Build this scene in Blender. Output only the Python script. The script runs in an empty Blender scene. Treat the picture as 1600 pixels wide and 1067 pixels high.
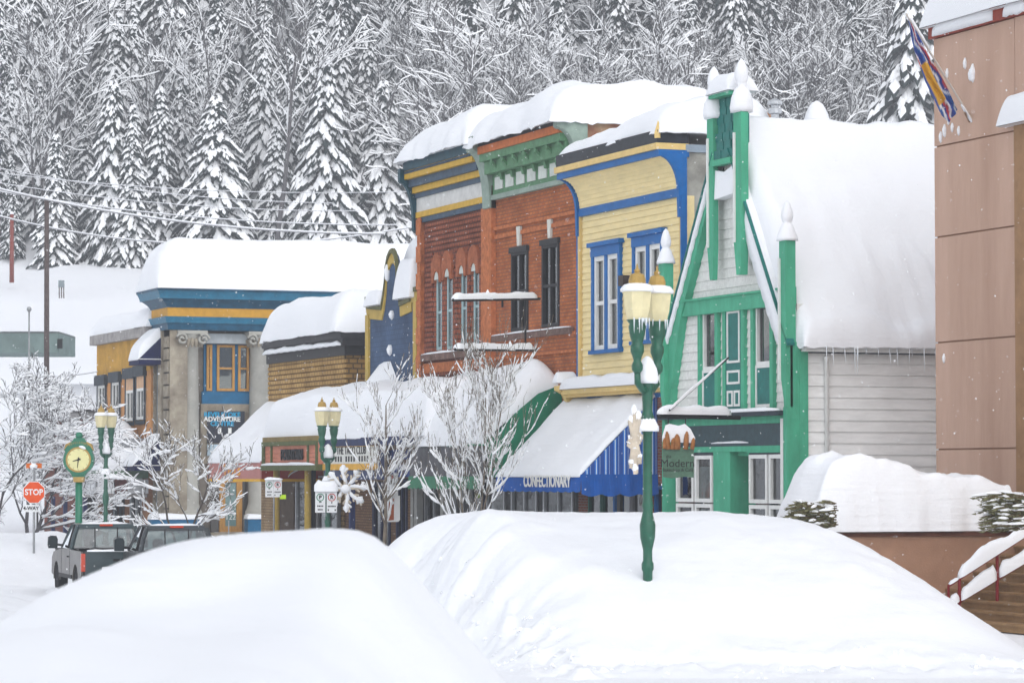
import bpy, math, random
from math import sin, cos, pi, sqrt, radians, atan2
from mathutils import Vector, noise
random.seed(7)
sc = bpy.context.scene
col = sc.collection
# ------------------------------------------------------------------ camera
FPX, YAW, PITCH, CAMZ = 4800.0, radians(21.18), radians(2.5), 2.7
cam_d = bpy.data.cameras.new('camera'); cam = bpy.data.objects.new('camera', cam_d); col.objects.link(cam)
cam.location = (0, 0, CAMZ); cam.rotation_euler = (pi/2 + PITCH, 0, -YAW)
cam_d.sensor_width = 36; cam_d.lens = FPX*36/1600; cam_d.clip_end = 3000; cam_d.clip_start = 0.5
cam_d.dof.use_dof = True; cam_d.dof.focus_distance = 76; cam_d.dof.aperture_fstop = 4.5
sc.camera = cam
# ------------------------------------------------------------------ sky and sun (overcast, snowing)
SUN_EL, SUN_AZ = radians(44), radians(186)     # azimuth measured clockwise from +Y
w = bpy.data.worlds.new('World'); sc.world = w; w.use_nodes = True
nt = w.node_tree; nt.nodes.clear()
sky = nt.nodes.new('ShaderNodeTexSky'); sky.sky_type = 'NISHITA'; sky.sun_disc = False
sky.sun_elevation = SUN_EL; sky.sun_rotation = SUN_AZ; sky.dust_density = 0.6; sky.ozone_density = 1.0
hs = nt.nodes.new('ShaderNodeHueSaturation'); hs.inputs['Saturation'].default_value = 0.22
bg = nt.nodes.new('ShaderNodeBackground'); bg.inputs['Strength'].default_value = 0.15
wo = nt.nodes.new('ShaderNodeOutputWorld')
nt.links.new(sky.outputs[0], hs.inputs['Color']); nt.links.new(hs.outputs[0], bg.inputs['Color']); nt.links.new(bg.outputs[0], wo.inputs[0])
sun_d = bpy.data.lights.new('sun', 'SUN'); sun_d.energy = 0.8; sun_d.angle = radians(60); sun_d.color = (1, .97, .93)
sun = bpy.data.objects.new('sun', sun_d); col.objects.link(sun)
_sd = Vector((sin(SUN_AZ)*cos(SUN_EL), cos(SUN_AZ)*cos(SUN_EL), sin(SUN_EL)))
sun.rotation_euler = (-_sd).to_track_quat('-Z', 'Y').to_euler(); sun.location = _sd*200
vs = sc.view_settings; vs.view_transform = 'Standard'; vs.look = 'None'; vs.exposure = 0.52; vs.gamma = 1; vs.use_curve_mapping = False
sc.render.engine = 'CYCLES'
cy = sc.cycles
cy.use_denoising = True; cy.use_adaptive_sampling = True; cy.adaptive_threshold = .035; cy.max_bounces = 4; cy.diffuse_bounces = 2; cy.glossy_bounces = 2; cy.transmission_bounces = 3
cy.volume_bounces = 1; cy.transparent_max_bounces = 8; cy.caustics_reflective = False; cy.caustics_refractive = False
# ------------------------------------------------------------------ survey: the photograph read back onto known planes of the street
_f = Vector((sin(YAW)*cos(PITCH), cos(YAW)*cos(PITCH), sin(PITCH))); _r = Vector((cos(YAW), -sin(YAW), 0)); _u = _r.cross(_f)
_eye = Vector((0, 0, CAMZ))
def ray(px, py): return _f + _r*((px-800)/FPX) + _u*((533.5-py)/FPX)
def pX(px, py, X): d = ray(px, py); return _eye + d*(X/d.x)
def pY(px, py, Y): d = ray(px, py); return _eye + d*(Y/d.y)
def pD(px, py, D):
    d = ray(px, py); k = d.x*sin(YAW) + d.y*cos(YAW); return _eye + d*(D/k)
def LD(l, D, z=0): return Vector((D*sin(YAW) + l*cos(YAW), D*cos(YAW) - l*sin(YAW), z))     # lateral, depth -> world
def toLD(x, y): return x*cos(YAW) - y*sin(YAW), x*sin(YAW) + y*cos(YAW)
# ------------------------------------------------------------------ materials
MATS = {}
def mat(name, c, rough=.7, var=.12, vscale=3.0, bump=.0, bscale=30.0, metal=0.0, c2=None, spec=.12, stretch=(1, 1, 1), stain=0.0):
    if name in MATS: return MATS[name]
    m = bpy.data.materials.new(name); m.use_nodes = True; t = m.node_tree; b = t.nodes['Principled BSDF']; L = t.links
    b.inputs['Roughness'].default_value = rough; b.inputs['Metallic'].default_value = metal
    b.inputs['Specular IOR Level'].default_value = spec
    tc = t.nodes.new('ShaderNodeTexCoord'); geo = t.nodes.new('ShaderNodeNewGeometry')
    mp = t.nodes.new('ShaderNodeMapping'); mp.inputs['Scale'].default_value = stretch; L.new(geo.outputs['Position'], mp.inputs[0])
    n = t.nodes.new('ShaderNodeTexNoise'); n.inputs['Scale'].default_value = vscale; n.inputs['Detail'].default_value = 6; n.inputs['Roughness'].default_value = .65
    L.new(mp.outputs[0], n.inputs['Vector'])
    r = t.nodes.new('ShaderNodeValToRGB'); r.color_ramp.elements[0].position = .3; r.color_ramp.elements[1].position = .72
    d = c2 or tuple(max(0, x*(1-2*var)) for x in c); e = tuple(min(1, x*(1+var)) for x in c)
    r.color_ramp.elements[0].color = (*d, 1); r.color_ramp.elements[1].color = (*e, 1)
    L.new(n.outputs[0], r.inputs[0]); L.new(r.outputs[0], b.inputs['Base Color'])
    if bump:
        n2 = t.nodes.new('ShaderNodeTexNoise'); n2.inputs['Scale'].default_value = bscale; n2.inputs['Detail'].default_value = 4
        L.new(mp.outputs[0], n2.inputs['Vector'])
        bp = t.nodes.new('ShaderNodeBump'); bp.inputs['Strength'].default_value = bump; bp.inputs['Distance'].default_value = .03
        L.new(n2.outputs[0], bp.inputs['Height']); L.new(bp.outputs[0], b.inputs['Normal'])
    MATS[name] = m; return m
def brick_mat(name, c1, c2, mortar, bw=.22, bh=.075, face='X', mort=.012, bump=.6):
    m = bpy.data.materials.new(name); m.use_nodes = True; t = m.node_tree; b = t.nodes['Principled BSDF']; L = t.links
    b.inputs['Roughness'].default_value = .9; b.inputs['Specular IOR Level'].default_value = .08
    geo = t.nodes.new('ShaderNodeNewGeometry'); sp = t.nodes.new('ShaderNodeSeparateXYZ'); cb = t.nodes.new('ShaderNodeCombineXYZ')
    ad = t.nodes.new('ShaderNodeMath'); ad.operation = 'ADD'
    L.new(geo.outputs['Position'], sp.inputs[0]); L.new(sp.outputs[0], ad.inputs[0]); L.new(sp.outputs[1], ad.inputs[1])
    L.new(ad.outputs[0], cb.inputs[0]); L.new(sp.outputs[2], cb.inputs[1])
    br = t.nodes.new('ShaderNodeTexBrick'); br.inputs['Scale'].default_value = 1; br.inputs['Brick Width'].default_value = bw; br.inputs['Row Height'].default_value = bh
    br.inputs['Mortar Size'].default_value = mort; br.inputs['Mortar Smooth'].default_value = .2; br.inputs['Bias'].default_value = -.1
    br.inputs['Color1'].default_value = (*c1, 1); br.inputs['Color2'].default_value = (*c2, 1); br.inputs['Mortar'].default_value = (*mortar, 1)
    L.new(cb.outputs[0], br.inputs['Vector'])
    n = t.nodes.new('ShaderNodeTexNoise'); n.inputs['Scale'].default_value = 1.3; n.inputs['Detail'].default_value = 8; L.new(geo.outputs['Position'], n.inputs['Vector'])
    r = t.nodes.new('ShaderNodeValToRGB'); r.color_ramp.elements[0].position = .3; r.color_ramp.elements[1].position = .7
    r.color_ramp.elements[0].color = (.62, .6, .6, 1); r.color_ramp.elements[1].color = (1.0, 1.0, 1.0, 1); L.new(n.outputs[0], r.inputs[0])
    mx = t.nodes.new('ShaderNodeMixRGB'); mx.blend_type = 'MULTIPLY'; mx.inputs[0].default_value = 1; L.new(br.outputs['Color'], mx.inputs[1]); L.new(r.outputs[0], mx.inputs[2])
    L.new(mx.outputs[0], b.inputs['Base Color'])
    bp = t.nodes.new('ShaderNodeBump'); bp.inputs['Strength'].default_value = bump; bp.inputs['Distance'].default_value = .02; bp.invert = True
    L.new(br.outputs['Fac'], bp.inputs['Height']); L.new(bp.outputs[0], b.inputs['Normal'])
    MATS[name] = m; return m
def glass_mat(name, tint=(.55, .62, .62), rough=.03):
    m = bpy.data.materials.new(name); m.use_nodes = True; t = m.node_tree; t.nodes.clear(); L = t.links
    o = t.nodes.new('ShaderNodeOutputMaterial'); tr = t.nodes.new('ShaderNodeBsdfTransparent'); g = t.nodes.new('ShaderNodeBsdfGlossy'); mx = t.nodes.new('ShaderNodeMixShader')
    fr = t.nodes.new('ShaderNodeFresnel'); fr.inputs['IOR'].default_value = 1.9
    geo = t.nodes.new('ShaderNodeNewGeometry'); n = t.nodes.new('ShaderNodeTexNoise'); n.inputs['Scale'].default_value = 1.5; L.new(geo.outputs['Position'], n.inputs[0])
    bp = t.nodes.new('ShaderNodeBump'); bp.inputs['Strength'].default_value = .08; bp.inputs['Distance'].default_value = .05; L.new(n.outputs[0], bp.inputs['Height']); L.new(bp.outputs[0], g.inputs['Normal'])
    tr.inputs[0].default_value = (*tint, 1); g.inputs['Roughness'].default_value = rough; g.inputs[0].default_value = (.9, .93, .95, 1)
    L.new(fr.outputs[0], mx.inputs[0]); L.new(tr.outputs[0], mx.inputs[1]); L.new(g.outputs[0], mx.inputs[2]); L.new(mx.outputs[0], o.inputs[0])
    MATS[name] = m; return m
def snow_mat(name, c, bump, bscale, big=0.0):
    m = bpy.data.materials.new(name); m.use_nodes = True; t = m.node_tree; b = t.nodes['Principled BSDF']; L = t.links
    b.inputs['Base Color'].default_value = (*c, 1); b.inputs['Roughness'].default_value = .6; b.inputs['Specular IOR Level'].default_value = .2
    geo = t.nodes.new('ShaderNodeNewGeometry')
    n = t.nodes.new('ShaderNodeTexNoise'); n.inputs['Scale'].default_value = bscale; n.inputs['Detail'].default_value = 7; n.inputs['Roughness'].default_value = .6; L.new(geo.outputs['Position'], n.inputs['Vector'])
    bp = t.nodes.new('ShaderNodeBump'); bp.inputs['Strength'].default_value = bump; bp.inputs['Distance'].default_value = .06
    mp = t.nodes.new('ShaderNodeMapping'); mp.inputs['Scale'].default_value = (.5, .5, 7); L.new(geo.outputs['Position'], mp.inputs[0])      # faint layers where the snow is cut or slumped
    n2 = t.nodes.new('ShaderNodeTexNoise'); n2.inputs['Scale'].default_value = 1.6; n2.inputs['Detail'].default_value = 5; L.new(mp.outputs[0], n2.inputs['Vector'])
    ad = t.nodes.new('ShaderNodeMath'); ad.operation = 'ADD'; L.new(n.outputs[0], ad.inputs[0]); L.new(n2.outputs[0], ad.inputs[1])
    L.new(ad.outputs[0], bp.inputs['Height']); L.new(bp.outputs[0], b.inputs['Normal'])
    MATS[name] = m; return m
SNOW = snow_mat('snow', (.88, .895, .93), .22, 5.0)
SNOWR = snow_mat('snow_rough', (.88, .895, .93), .3, 7.0)
SNOWT = snow_mat('snow_on_trees', (.9, .91, .93), .0, 6.0)
GLASS = glass_mat('window_glass')
DARK = mat('dark_interior', (.02, .02, .023), .9, .3)
# ------------------------------------------------------------------ mesh building
WL = {}
class MB:
    def __init__(s): s.v = []; s.f = []; s.m = []; s.mi = 0
    def add(s, vs, fs):
        k = len(s.v); s.v += [tuple(p) for p in vs]; s.f += [tuple(i+k for i in f) for f in fs]; s.m += [s.mi]*len(fs); return s
    def box(s, x0, x1, y0, y1, z0, z1):
        if x0 > x1: x0, x1 = x1, x0
        if y0 > y1: y0, y1 = y1, y0
        if z0 > z1: z0, z1 = z1, z0
        return s.add([(x0,y0,z0),(x1,y0,z0),(x1,y1,z0),(x0,y1,z0),(x0,y0,z1),(x1,y0,z1),(x1,y1,z1),(x0,y1,z1)],
                     [(0,3,2,1),(4,5,6,7),(0,1,5,4),(1,2,6,5),(2,3,7,6),(3,0,4,7)])
    def prism(s, pts, d):
        """planar polygon (3-D points) swept by vector d"""
        n = len(pts); d = Vector(d); a = [Vector(p) for p in pts]; b = [p+d for p in a]
        nn = Vector((0,0,0))
        for i in range(n): nn += a[i].cross(a[(i+1) % n])
        rev = nn.dot(d) > 0
        fs = [tuple(range(n)) if not rev else tuple(range(n-1, -1, -1)), tuple(range(2*n-1, n-1, -1)) if not rev else tuple(range(n, 2*n))]
        for i in range(n):
            j = (i+1) % n; fs.append((i, i+n, j+n, j) if not rev else (i, j, j+n, i+n))
        return s.add(a+b, fs)
    def tube(s, path, rad, n=6, cap=True, squash=1.0):
        path = [Vector(p) for p in path]; k0 = len(s.v); vs = []; N = len(path)
        if not hasattr(rad, '__len__'): rad = [rad]*N
        for i, p in enumerate(path):
            d = (path[min(i+1, N-1)] - path[max(i-1, 0)]);
            if d.length < 1e-9: d = Vector((0,0,1))
            d.normalize(); a = Vector((0,0,1)) if abs(d.z) < .9 else Vector((1,0,0))
            u = d.cross(a).normalized(); v = u.cross(d)
            for k in range(n):
                t = 2*pi*k/n; vs.append(p + u*cos(t)*rad[i] + v*sin(t)*rad[i]*squash)
        fs = []
        for i in range(N-1):
            for k in range(n):
                k2 = (k+1) % n; fs.append((i*n+k, i*n+k2, (i+1)*n+k2, (i+1)*n+k))
        if cap: fs += [tuple(range(n-1, -1, -1)), tuple((N-1)*n+k for k in range(n))]
        return s.add(vs, fs)
    def lathe(s, c, prof, n=16):
        vs = []; fs = []; c = Vector(c)
        for r, z in prof:
            for k in range(n): t = 2*pi*k/n; vs.append((c.x+r*cos(t), c.y+r*sin(t), c.z+z))
        for i in range(len(prof)-1):
            for k in range(n): k2 = (k+1) % n; fs.append((i*n+k, i*n+k2, (i+1)*n+k2, (i+1)*n+k))
        fs += [tuple(range(n-1, -1, -1)), tuple((len(prof)-1)*n+k for k in range(n))]
        return s.add(vs, fs)
    def grid(s, rows):
        """rows: list of lists of points"""
        n = len(rows[0]); vs = [p for r in rows for p in r]; fs = []
        for i in range(len(rows)-1):
            for k in range(n-1): fs.append((i*n+k, i*n+k+1, (i+1)*n+k+1, (i+1)*n+k))
        return s.add(vs, fs)
    def build(s, name, m, parent=None, smooth=False, at=None):
        if at is None:
            xs = [p[0] for p in s.v]; ys = [p[1] for p in s.v]; zs = [p[2] for p in s.v]
            at = Vector(((min(xs)+max(xs))/2, (min(ys)+max(ys))/2, min(zs)))
        else: at = Vector(at)
        me = bpy.data.meshes.new(name); me.from_pydata([(p[0]-at.x, p[1]-at.y, p[2]-at.z) for p in s.v], [], s.f)
        ms = m if isinstance(m, (list, tuple)) else [m]
        for q in ms: me.materials.append(q)
        if len(ms) > 1: me.polygons.foreach_set('material_index', s.m)
        if smooth: me.polygons.foreach_set('use_smooth', [True]*len(me.polygons))
        me.update(); return link(name, me, at, parent)
def link(name, me, at, parent=None):
    o = bpy.data.objects.new(name, me); col.objects.link(o); at = Vector(at); WL[o.name] = at
    o.location = at - WL[parent.name] if parent else at
    if parent: o.parent = parent
    return o
def thing(name, label, cat, loc, group=None):
    o = bpy.data.objects.new(name, None); col.objects.link(o); o.location = loc; o.empty_display_size = .3; WL[o.name] = Vector(loc)
    return tag(o, label, cat, group)
def tag(o, label, cat, group=None):
    o['label'] = label; o['category'] = cat
    if group: o['group'] = group
    return o
def struct(o): o['kind'] = 'structure'; return o
def stuff(o): o['kind'] = 'stuff'; return o
def fbm(x, y, z=0, o=4): return noise.fractal(Vector((x, y, z)), 1.0, 2.0, o)
def lerp(a, b, t): return a + (b-a)*t
def exp_(x): return math.exp(x)
def sstep(a, b, x):
    t = max(0, min(1, (x-a)/(b-a))); return t*t*(3-2*t)
def interp(tab, x):
    if x <= tab[0][0]: return tab[0][1]
    for (a, b), (c, d) in zip(tab, tab[1:]):
        if x <= c: t = (x-a)/(c-a); return lerp(b, d, t)
    return tab[-1][1]
def sinterp(tab, x):
    """smooth (Catmull-Rom) interpolation"""
    n = len(tab)
    if x <= tab[0][0]: return tab[0][1]
    if x >= tab[-1][0]: return tab[-1][1]
    for i in range(n-1):
        if x <= tab[i+1][0]:
            t = (x-tab[i][0])/(tab[i+1][0]-tab[i][0]); h = tab[i+1][0]-tab[i][0]
            def sl(j):
                a, b = max(j-1, 0), min(j+1, n-1); return (tab[b][1]-tab[a][1])/(tab[b][0]-tab[a][0])
            m0, m1 = sl(i)*h, sl(i+1)*h; t2 = t*t; t3 = t2*t
            return (2*t3-3*t2+1)*tab[i][1] + (t3-2*t2+t)*m0 + (-2*t3+3*t2)*tab[i+1][1] + (t3-t2)*m1
# unit shapes shared between alike pieces
def unit_mesh(name, mb, m):
    me = bpy.data.meshes.new(name); me.from_pydata([tuple(p) for p in mb.v], [], mb.f); me.materials.append(m); return me
_ub = {}
def piece(name, m, parent, x0, x1, y0, y1, z0, z1):
    """one box-shaped piece; mesh data shared per material"""
    k = ('box', m.name)
    if k not in _ub:
        e = .06; b = MB(); b.box(0, 1, 0, 1, 0, 1); _ub[k] = unit_mesh(name, b, m)
    o = link(name, _ub[k], (min(x0, x1), min(y0, y1), min(z0, z1)), parent); o.scale = (abs(x1-x0), abs(y1-y0), abs(z1-z0)); return o
def boardX(m, parent, F, y0, y1, z0, h, out=.03):
    """a clapboard on a street-facing wall (normal -X)"""
    k = ('bX', m.name)
    if k not in _ub:
        b = MB(); b.prism([(0, 0, 0), (-1, 0, 0), (-.25, 0, 1), (0, 0, 1)], (0, 1, 0)); _ub[k] = unit_mesh('board', b, m)
    o = link('board', _ub[k], (F, min(y0, y1), z0), parent); o.scale = (out, abs(y1-y0), h); return o
def boardY(m, parent, F, x0, x1, z0, h, out=.03):
    k = ('bY', m.name)
    if k not in _ub:
        b = MB(); b.prism([(0, 0, 0), (0, -1, 0), (0, -.25, 1), (0, 0, 1)], (1, 0, 0)); _ub[k] = unit_mesh('board', b, m)
    o = link('board', _ub[k], (min(x0, x1), F, z0), parent); o.scale = (abs(x1-x0), out, h); return o
def split_rows(a0, a1, z0, z1, holes):
    """intervals of [a0,a1] left free by the holes (h0,h1,hz0,hz1) for the strip z0..z1"""
    segs = [(min(a0, a1), max(a0, a1))]
    for h0, h1, b, t in holes:
        if t <= z0+.02 or b >= z1-.02: continue
        h0, h1 = min(h0, h1), max(h0, h1); n = []
        for s0, s1 in segs:
            if h1 <= s0 or h0 >= s1: n.append((s0, s1)); continue
            if h0 > s0: n.append((s0, h0))
            if h1 < s1: n.append((h1, s1))
        segs = n
    return [s for s in segs if s[1]-s[0] > .04]
def wallX(F, y0, y1, z0, z1, holes=(), depth=.2, back=True):
    """street-facing wall sheet at X=F with real openings and reveals; holes (y0,y1,z0,z1)"""
    b = MB(); y0, y1 = min(y0, y1), max(y0, y1)
    H = [(max(y0, min(h[0], h[1])), min(y1, max(h[0], h[1])), max(z0, h[2]), min(z1, h[3])) for h in holes]
    ys = sorted({y0, y1, *[h[0] for h in H], *[h[1] for h in H]}); zs = sorted({z0, z1, *[h[2] for h in H], *[h[3] for h in H]})
    for i in range(len(ys)-1):
        for j in range(len(zs)-1):
            cyy, cz = (ys[i]+ys[i+1])/2, (zs[j]+zs[j+1])/2
            if any(h[0] < cyy < h[1] and h[2] < cz < h[3] for h in H): continue
            b.add([(F, ys[i], zs[j]), (F, ys[i+1], zs[j]), (F, ys[i+1], zs[j+1]), (F, ys[i], zs[j+1])], [(0, 3, 2, 1)])
    for h in H + [(y0, y1, z0, z1)]:
        c = [(h[0], h[2]), (h[1], h[2]), (h[1], h[3]), (h[0], h[3])]
        for k in range(4):
            p, q = c[k], c[(k+1) % 4]
            b.add([(F, p[0], p[1]), (F, q[0], q[1]), (F+depth, q[0], q[1]), (F+depth, p[0], p[1])], [(0, 1, 2, 3)])
    return b
def wallY(F, x0, x1, z0, z1, holes=(), depth=.2):
    b = wallX(F, x0, x1, z0, z1, holes, depth)
    b.v = [(p[1], p[0], p[2]) for p in b.v]; b.f = [f[::-1] for f in b.f]; return b
class FX:
    """frame for a street-facing plane X=F (normal -X): a along -Y... stored as real Y"""
    def __init__(s, F): s.F = F
    def y(s, px, py=600): return pX(px, py, s.F).y
    def z(s, px, py): return pX(px, py, s.F).z
    def p(s, px, py, out=0): q = pX(px, py, s.F); return Vector((s.F-out, q.y, q.z))
    def box(s, b, y0, y1, z0, z1, o0, o1): return b.box(s.F-o1, s.F-o0, y0, y1, z0, z1)
def frame_ring(b, axis, F, a0, a1, z0, z1, w, o0, o1):
    """rectangular ring of four bars on plane axis=F, from F-o0 (inner) to F-o1 (outer)"""
    a0, a1 = min(a0, a1), max(a0, a1)
    def bx(p, q, r, s_):
        if axis == 'X': b.box(F-o1, F-o0, p, q, r, s_)
        else: b.box(p, q, F-o1, F-o0, r, s_)
    bx(a0, a1, z0, z0+w); bx(a0, a1, z1-w, z1); bx(a0, a0+w, z0+w, z1-w); bx(a1-w, a1, z0+w, z1-w); return b
def window(parent, axis, F, a0, a1, z0, z1, fm, w=.06, depth=.1, bars_v=(), bars_z=(), inner=None, glass=None, name='window', out=.02, bw=None, blind=None, wgap=.12):
    """frame, panes, dark room behind; sits in an opening. bars as fractions"""
    a0, a1 = min(a0, a1), max(a0, a1); b = MB(); frame_ring(b, axis, F, a0, a1, z0, z1, w, -depth, out)
    bw = bw or w*.8
    def bx(B, p, q, r, s_, o0, o1):
        if axis == 'X': B.box(F-o1, F-o0, p, q, r, s_)
        else: B.box(p, q, F-o1, F-o0, r, s_)
    for t in bars_v: c = lerp(a0, a1, t); bx(b, c-bw/2, c+bw/2, z0+w, z1-w, -depth*.8, out-.012)
    for t in bars_z: c = lerp(z0, z1, t); bx(b, a0+w, a1-w, c-bw/2, c+bw/2, -depth*.8+.004, out-.016)
    wo = b.build(name, fm, parent)
    vs_ = [0, *bars_v, 1]; zs_ = [0, *bars_z, 1]
    for i in range(len(vs_)-1):
        for j in range(len(zs_)-1):
            g = MB(); p, q = lerp(a0, a1, vs_[i])+w*.4, lerp(a0, a1, vs_[i+1])-w*.4; r, s_ = lerp(z0, z1, zs_[j])+w*.4, lerp(z0, z1, zs_[j+1])-w*.4
            bx(g, p, q, r, s_, -depth*.62, -depth*.55); g.build('pane', glass or GLASS, wo)
    g = MB(); bx(g, a0+.01, a1-.01, z0+.01, z1-.01, -depth-.17, -depth-.15); g.build('room_behind', inner or DARK, wo)
    if blind:
        bm, f0, f1, t0, t1 = blind
        g = MB(); n = 14; rows = []
        for r in (lerp(z0, z1, t0), lerp(z0, z1, t1)):
            row = []
            for k in range(n+1):
                a = lerp(a0, a1, lerp(f0, f1, k/n)); o = -depth-wgap+.03*(1 if k % 2 else -1)
                row.append((F-o, a, r) if axis == 'X' else (a, F-o, r))
            rows.append(row)
        g.grid(rows).build('curtain', bm, wo)
    return wo
def text(s, size, parent, m, org, right, up, extrude=.012, name='lettering', bold=0.0, sx=1.0, align='CENTER', rows=None):
    cu = bpy.data.curves.new('t', 'FONT'); cu.body = s; cu.size = size; cu.extrude = extrude; cu.align_x = align; cu.align_y = 'CENTER'; cu.offset = bold; cu.resolution_u = 3
    t = bpy.data.objects.new('t', cu); col.objects.link(t); dg = bpy.context.evaluated_depsgraph_get()
    me = bpy.data.meshes.new_from_object(t.evaluated_get(dg)); bpy.data.objects.remove(t)
    R, U = Vector(right).normalized(), Vector(up).normalized(); N = R.cross(U); org = Vector(org)
    for v in me.vertices: c = v.co.copy(); v.co = R*(c.x*sx) + U*c.y + N*c.z
    me.materials.clear(); me.materials.append(m); me.name = name
    return link(name, me, org, parent)
SR, UP = Vector((0, -1, 0)), Vector((0, 0, 1))      # reading direction on street-facing planes
ER = Vector((1, 0, 0))                              # reading direction on planes that face back along the street
# ------------------------------------------------------------------ snow
def axis_pts(a0, a1, R, n):
    L = a1-a0; R = min(R, L*.48); e = [0, .012, .05, .11, .2, .31, .45, .62, .8, 1.0]
    p = [a0+R*t for t in e]; k = max(1, n)
    p += [lerp(a0+R, a1-R, i/k) for i in range(1, k)]; p += [a1-R*t for t in reversed(e)]; return p
def snow_slab(name, parent, x0, x1, y0, y1, zb, T, R=.5, n=(10, 10), amp=.08, fr=.6, seed=0, m=None, fn=None, Rx=None, sag=0.0, lump=0.0):
    """thick rounded snow cover on a base height zb (number or f(x,y)); T thickness (number or f)"""
    zf = zb if callable(zb) else (lambda x, y: zb); Tf = T if callable(T) else (lambda x, y: T)
    Rx = Rx or R; xs = axis_pts(x0, x1, Rx, n[0]); ys = axis_pts(y0, y1, R, n[1]); rx = min(Rx, (x1-x0)*.48); ry = min(R, (y1-y0)*.48); top = []; bot = []
    for x in xs:
        rt = []; rb = []
        for y in ys:
            dx = min(x-x0, x1-x); dy = min(y-y0, y1-y)
            ex = sqrt(max(0, 1-(1-min(dx/rx, 1))**2)); ey = sqrt(max(0, 1-(1-min(dy/ry, 1))**2)); e = ex*ey
            wob = fbm(x*fr+seed*7.3, y*fr-seed*3.1, seed)*amp
            wx = fbm(x*.9+seed, y*.9, 3.3+seed)*(amp*.9+lump)*(1-e); wy = fbm(x*.9-seed, y*.9, 8.8+seed)*(amp*.9+lump)*(1-e)
            bz = zf(x, y); rt.append((x+wx, y+wy, bz + Tf(x, y)*e + wob*e*2 - sag*(1-e)*(.6+.8*abs(fbm(x*1.1, y*1.1, seed+5))))); rb.append((x+wx, y+wy, bz-.015 - sag*(1-e)*(.6+.8*abs(fbm(x*1.1, y*1.1, seed+5)))))
        top.append(rt); bot.append(rb)
    b = MB(); b.grid([r[::-1] for r in top]); b.grid(bot)
    return b.build(name, m or SNOW, parent, smooth=True)
def snow_strip(b, path, width, h, n=6):
    """a rounded ridge of snow lying along a path (on rails, arms, ledges)"""
    path = [Vector(p) for p in path]; rows = []
    for i, p in enumerate(path):
        d = path[min(i+1, len(path)-1)] - path[max(i-1, 0)]; s_ = Vector((d.y, -d.x, 0))
        if s_.length < 1e-6: s_ = Vector((1, 0, 0))
        s_.normalize(); e = .55 if i in (0, len(path)-1) else 1; hh = h*e*(1+.35*fbm(p.x*2, p.y*2, p.z*2+1.7))
        rows.append([p + s_*(cos(pi*k/n)*width/2*e) + Vector((0, 0, sin(pi*k/n)**.8*hh)) for k in range(n+1)] + [p + s_*(width/2*e)])
    b.grid(rows); k = len(b.v); nn = n+2
    b.f.append(tuple(range(k-nn, k))); b.m.append(b.mi); b.f.append(tuple(range(k-nn*len(rows)+nn-1, k-nn*len(rows)-1, -1))); b.m.append(b.mi)
    return b
# ================================================================== the ground
def hill_z(l, D):
    z = 0.0
    z += 19.0*sstep(138, 238, D) if D < 188 else 9.5 + (D-188)*.2 - .0*(D-188)
    if D > 236: z += (min(D, 296)-236)*.52
    if D > 296: z -= (D-296)*.2
    return z + fbm(l*.03, D*.03, 2.2)*2.2*sstep(140, 200, D) + fbm(l*.15, D*.15, 5.2)*.35*sstep(140, 190, D)
def road_drop(x, y):
    return -.52*sstep(9, 12.5, x)*(1-sstep(24.2, 26.6, x))*sstep(48, 72, y)
def gz(x, y):
    l, D = toLD(x, y); return hill_z(l, D) + road_drop(x, y)
def ground_sheet(name, ls, Ds, dz=0.0, zf=None):
    b = MB(); rows = []
    for D in Ds:
        row = []
        for l in ls:
            p = LD(l, D); row.append((p.x, p.y, (zf or gz)(p.x, p.y)+dz))
        rows.append(row)
    b.grid(rows); return b.build(name, SNOW, None, smooth=True, at=(0, 0, 0))
struct(ground_sheet('ground', [-150+4*i for i in range(33)] + [-20+1.25*i for i in range(22)] + [8+4*i for i in range(36)], [-30+6*i for i in range(12)] + [42+1.5*i for i in range(46)] + [112+4*i for i in range(64)], -.02))
# packed, rutted snow of the street itself
b = MB(); rows = []
for j in range(190):
    y = 44+j*.42; row = []
    for i in range(66):
        x = 11.6+i*.22; z = gz(x, y)-.06
        ru = 0
        for c in (15.2, 16.9, 19.0, 20.75): ru += math.exp(-((x-c-.25*fbm(y*.12, c))/.17)**2)
        e = sstep(11.6, 13.0, x)*(1-sstep(25, 26, x))*sstep(44, 50, y)
        z += e*(.14 - .07*ru + .05*fbm(x*1.6, y*1.1, 1) + .03*fbm(x*5, y*4, 4)); row.append((x, y, z))
    rows.append(row)
struct(b.grid(rows).build('street', SNOWR, None, smooth=True, at=(18, 90, 0)))
# ================================================================== snow banks
def bank(name, label, lr, Dr, zf, m=SNOW, nl=90, nd=70):
    b = MB(); rows = []
    for j in range(nd+1):
        D = lerp(Dr[0], Dr[1], j/nd); row = []
        for i in range(nl+1):
            l = lerp(lr[0], lr[1], i/nl); p = LD(l, D); row.append((p.x, p.y, zf(l, D)))
        rows.append(row)
    c = LD((lr[0]+lr[1])/2, (Dr[0]+Dr[1])/2)
    return tag(b.grid(rows).build(name, m, None, smooth=True, at=(c.x, c.y, 0)), label, 'snow bank')
def crest(tab, D): return [((px-800)/FPX*D, CAMZ-(py-743)/FPX*D) for px, py in tab]
c1 = crest([(-400, 1060), (-150, 1020), (0, 985), (95, 935), (160, 893), (230, 862), (300, 842), (400, 831), (480, 827), (545, 826), (585, 838), (625, 873), (680, 935), (735, 998), (790, 1067), (860, 1180), (940, 1330)], 17.5)
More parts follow.
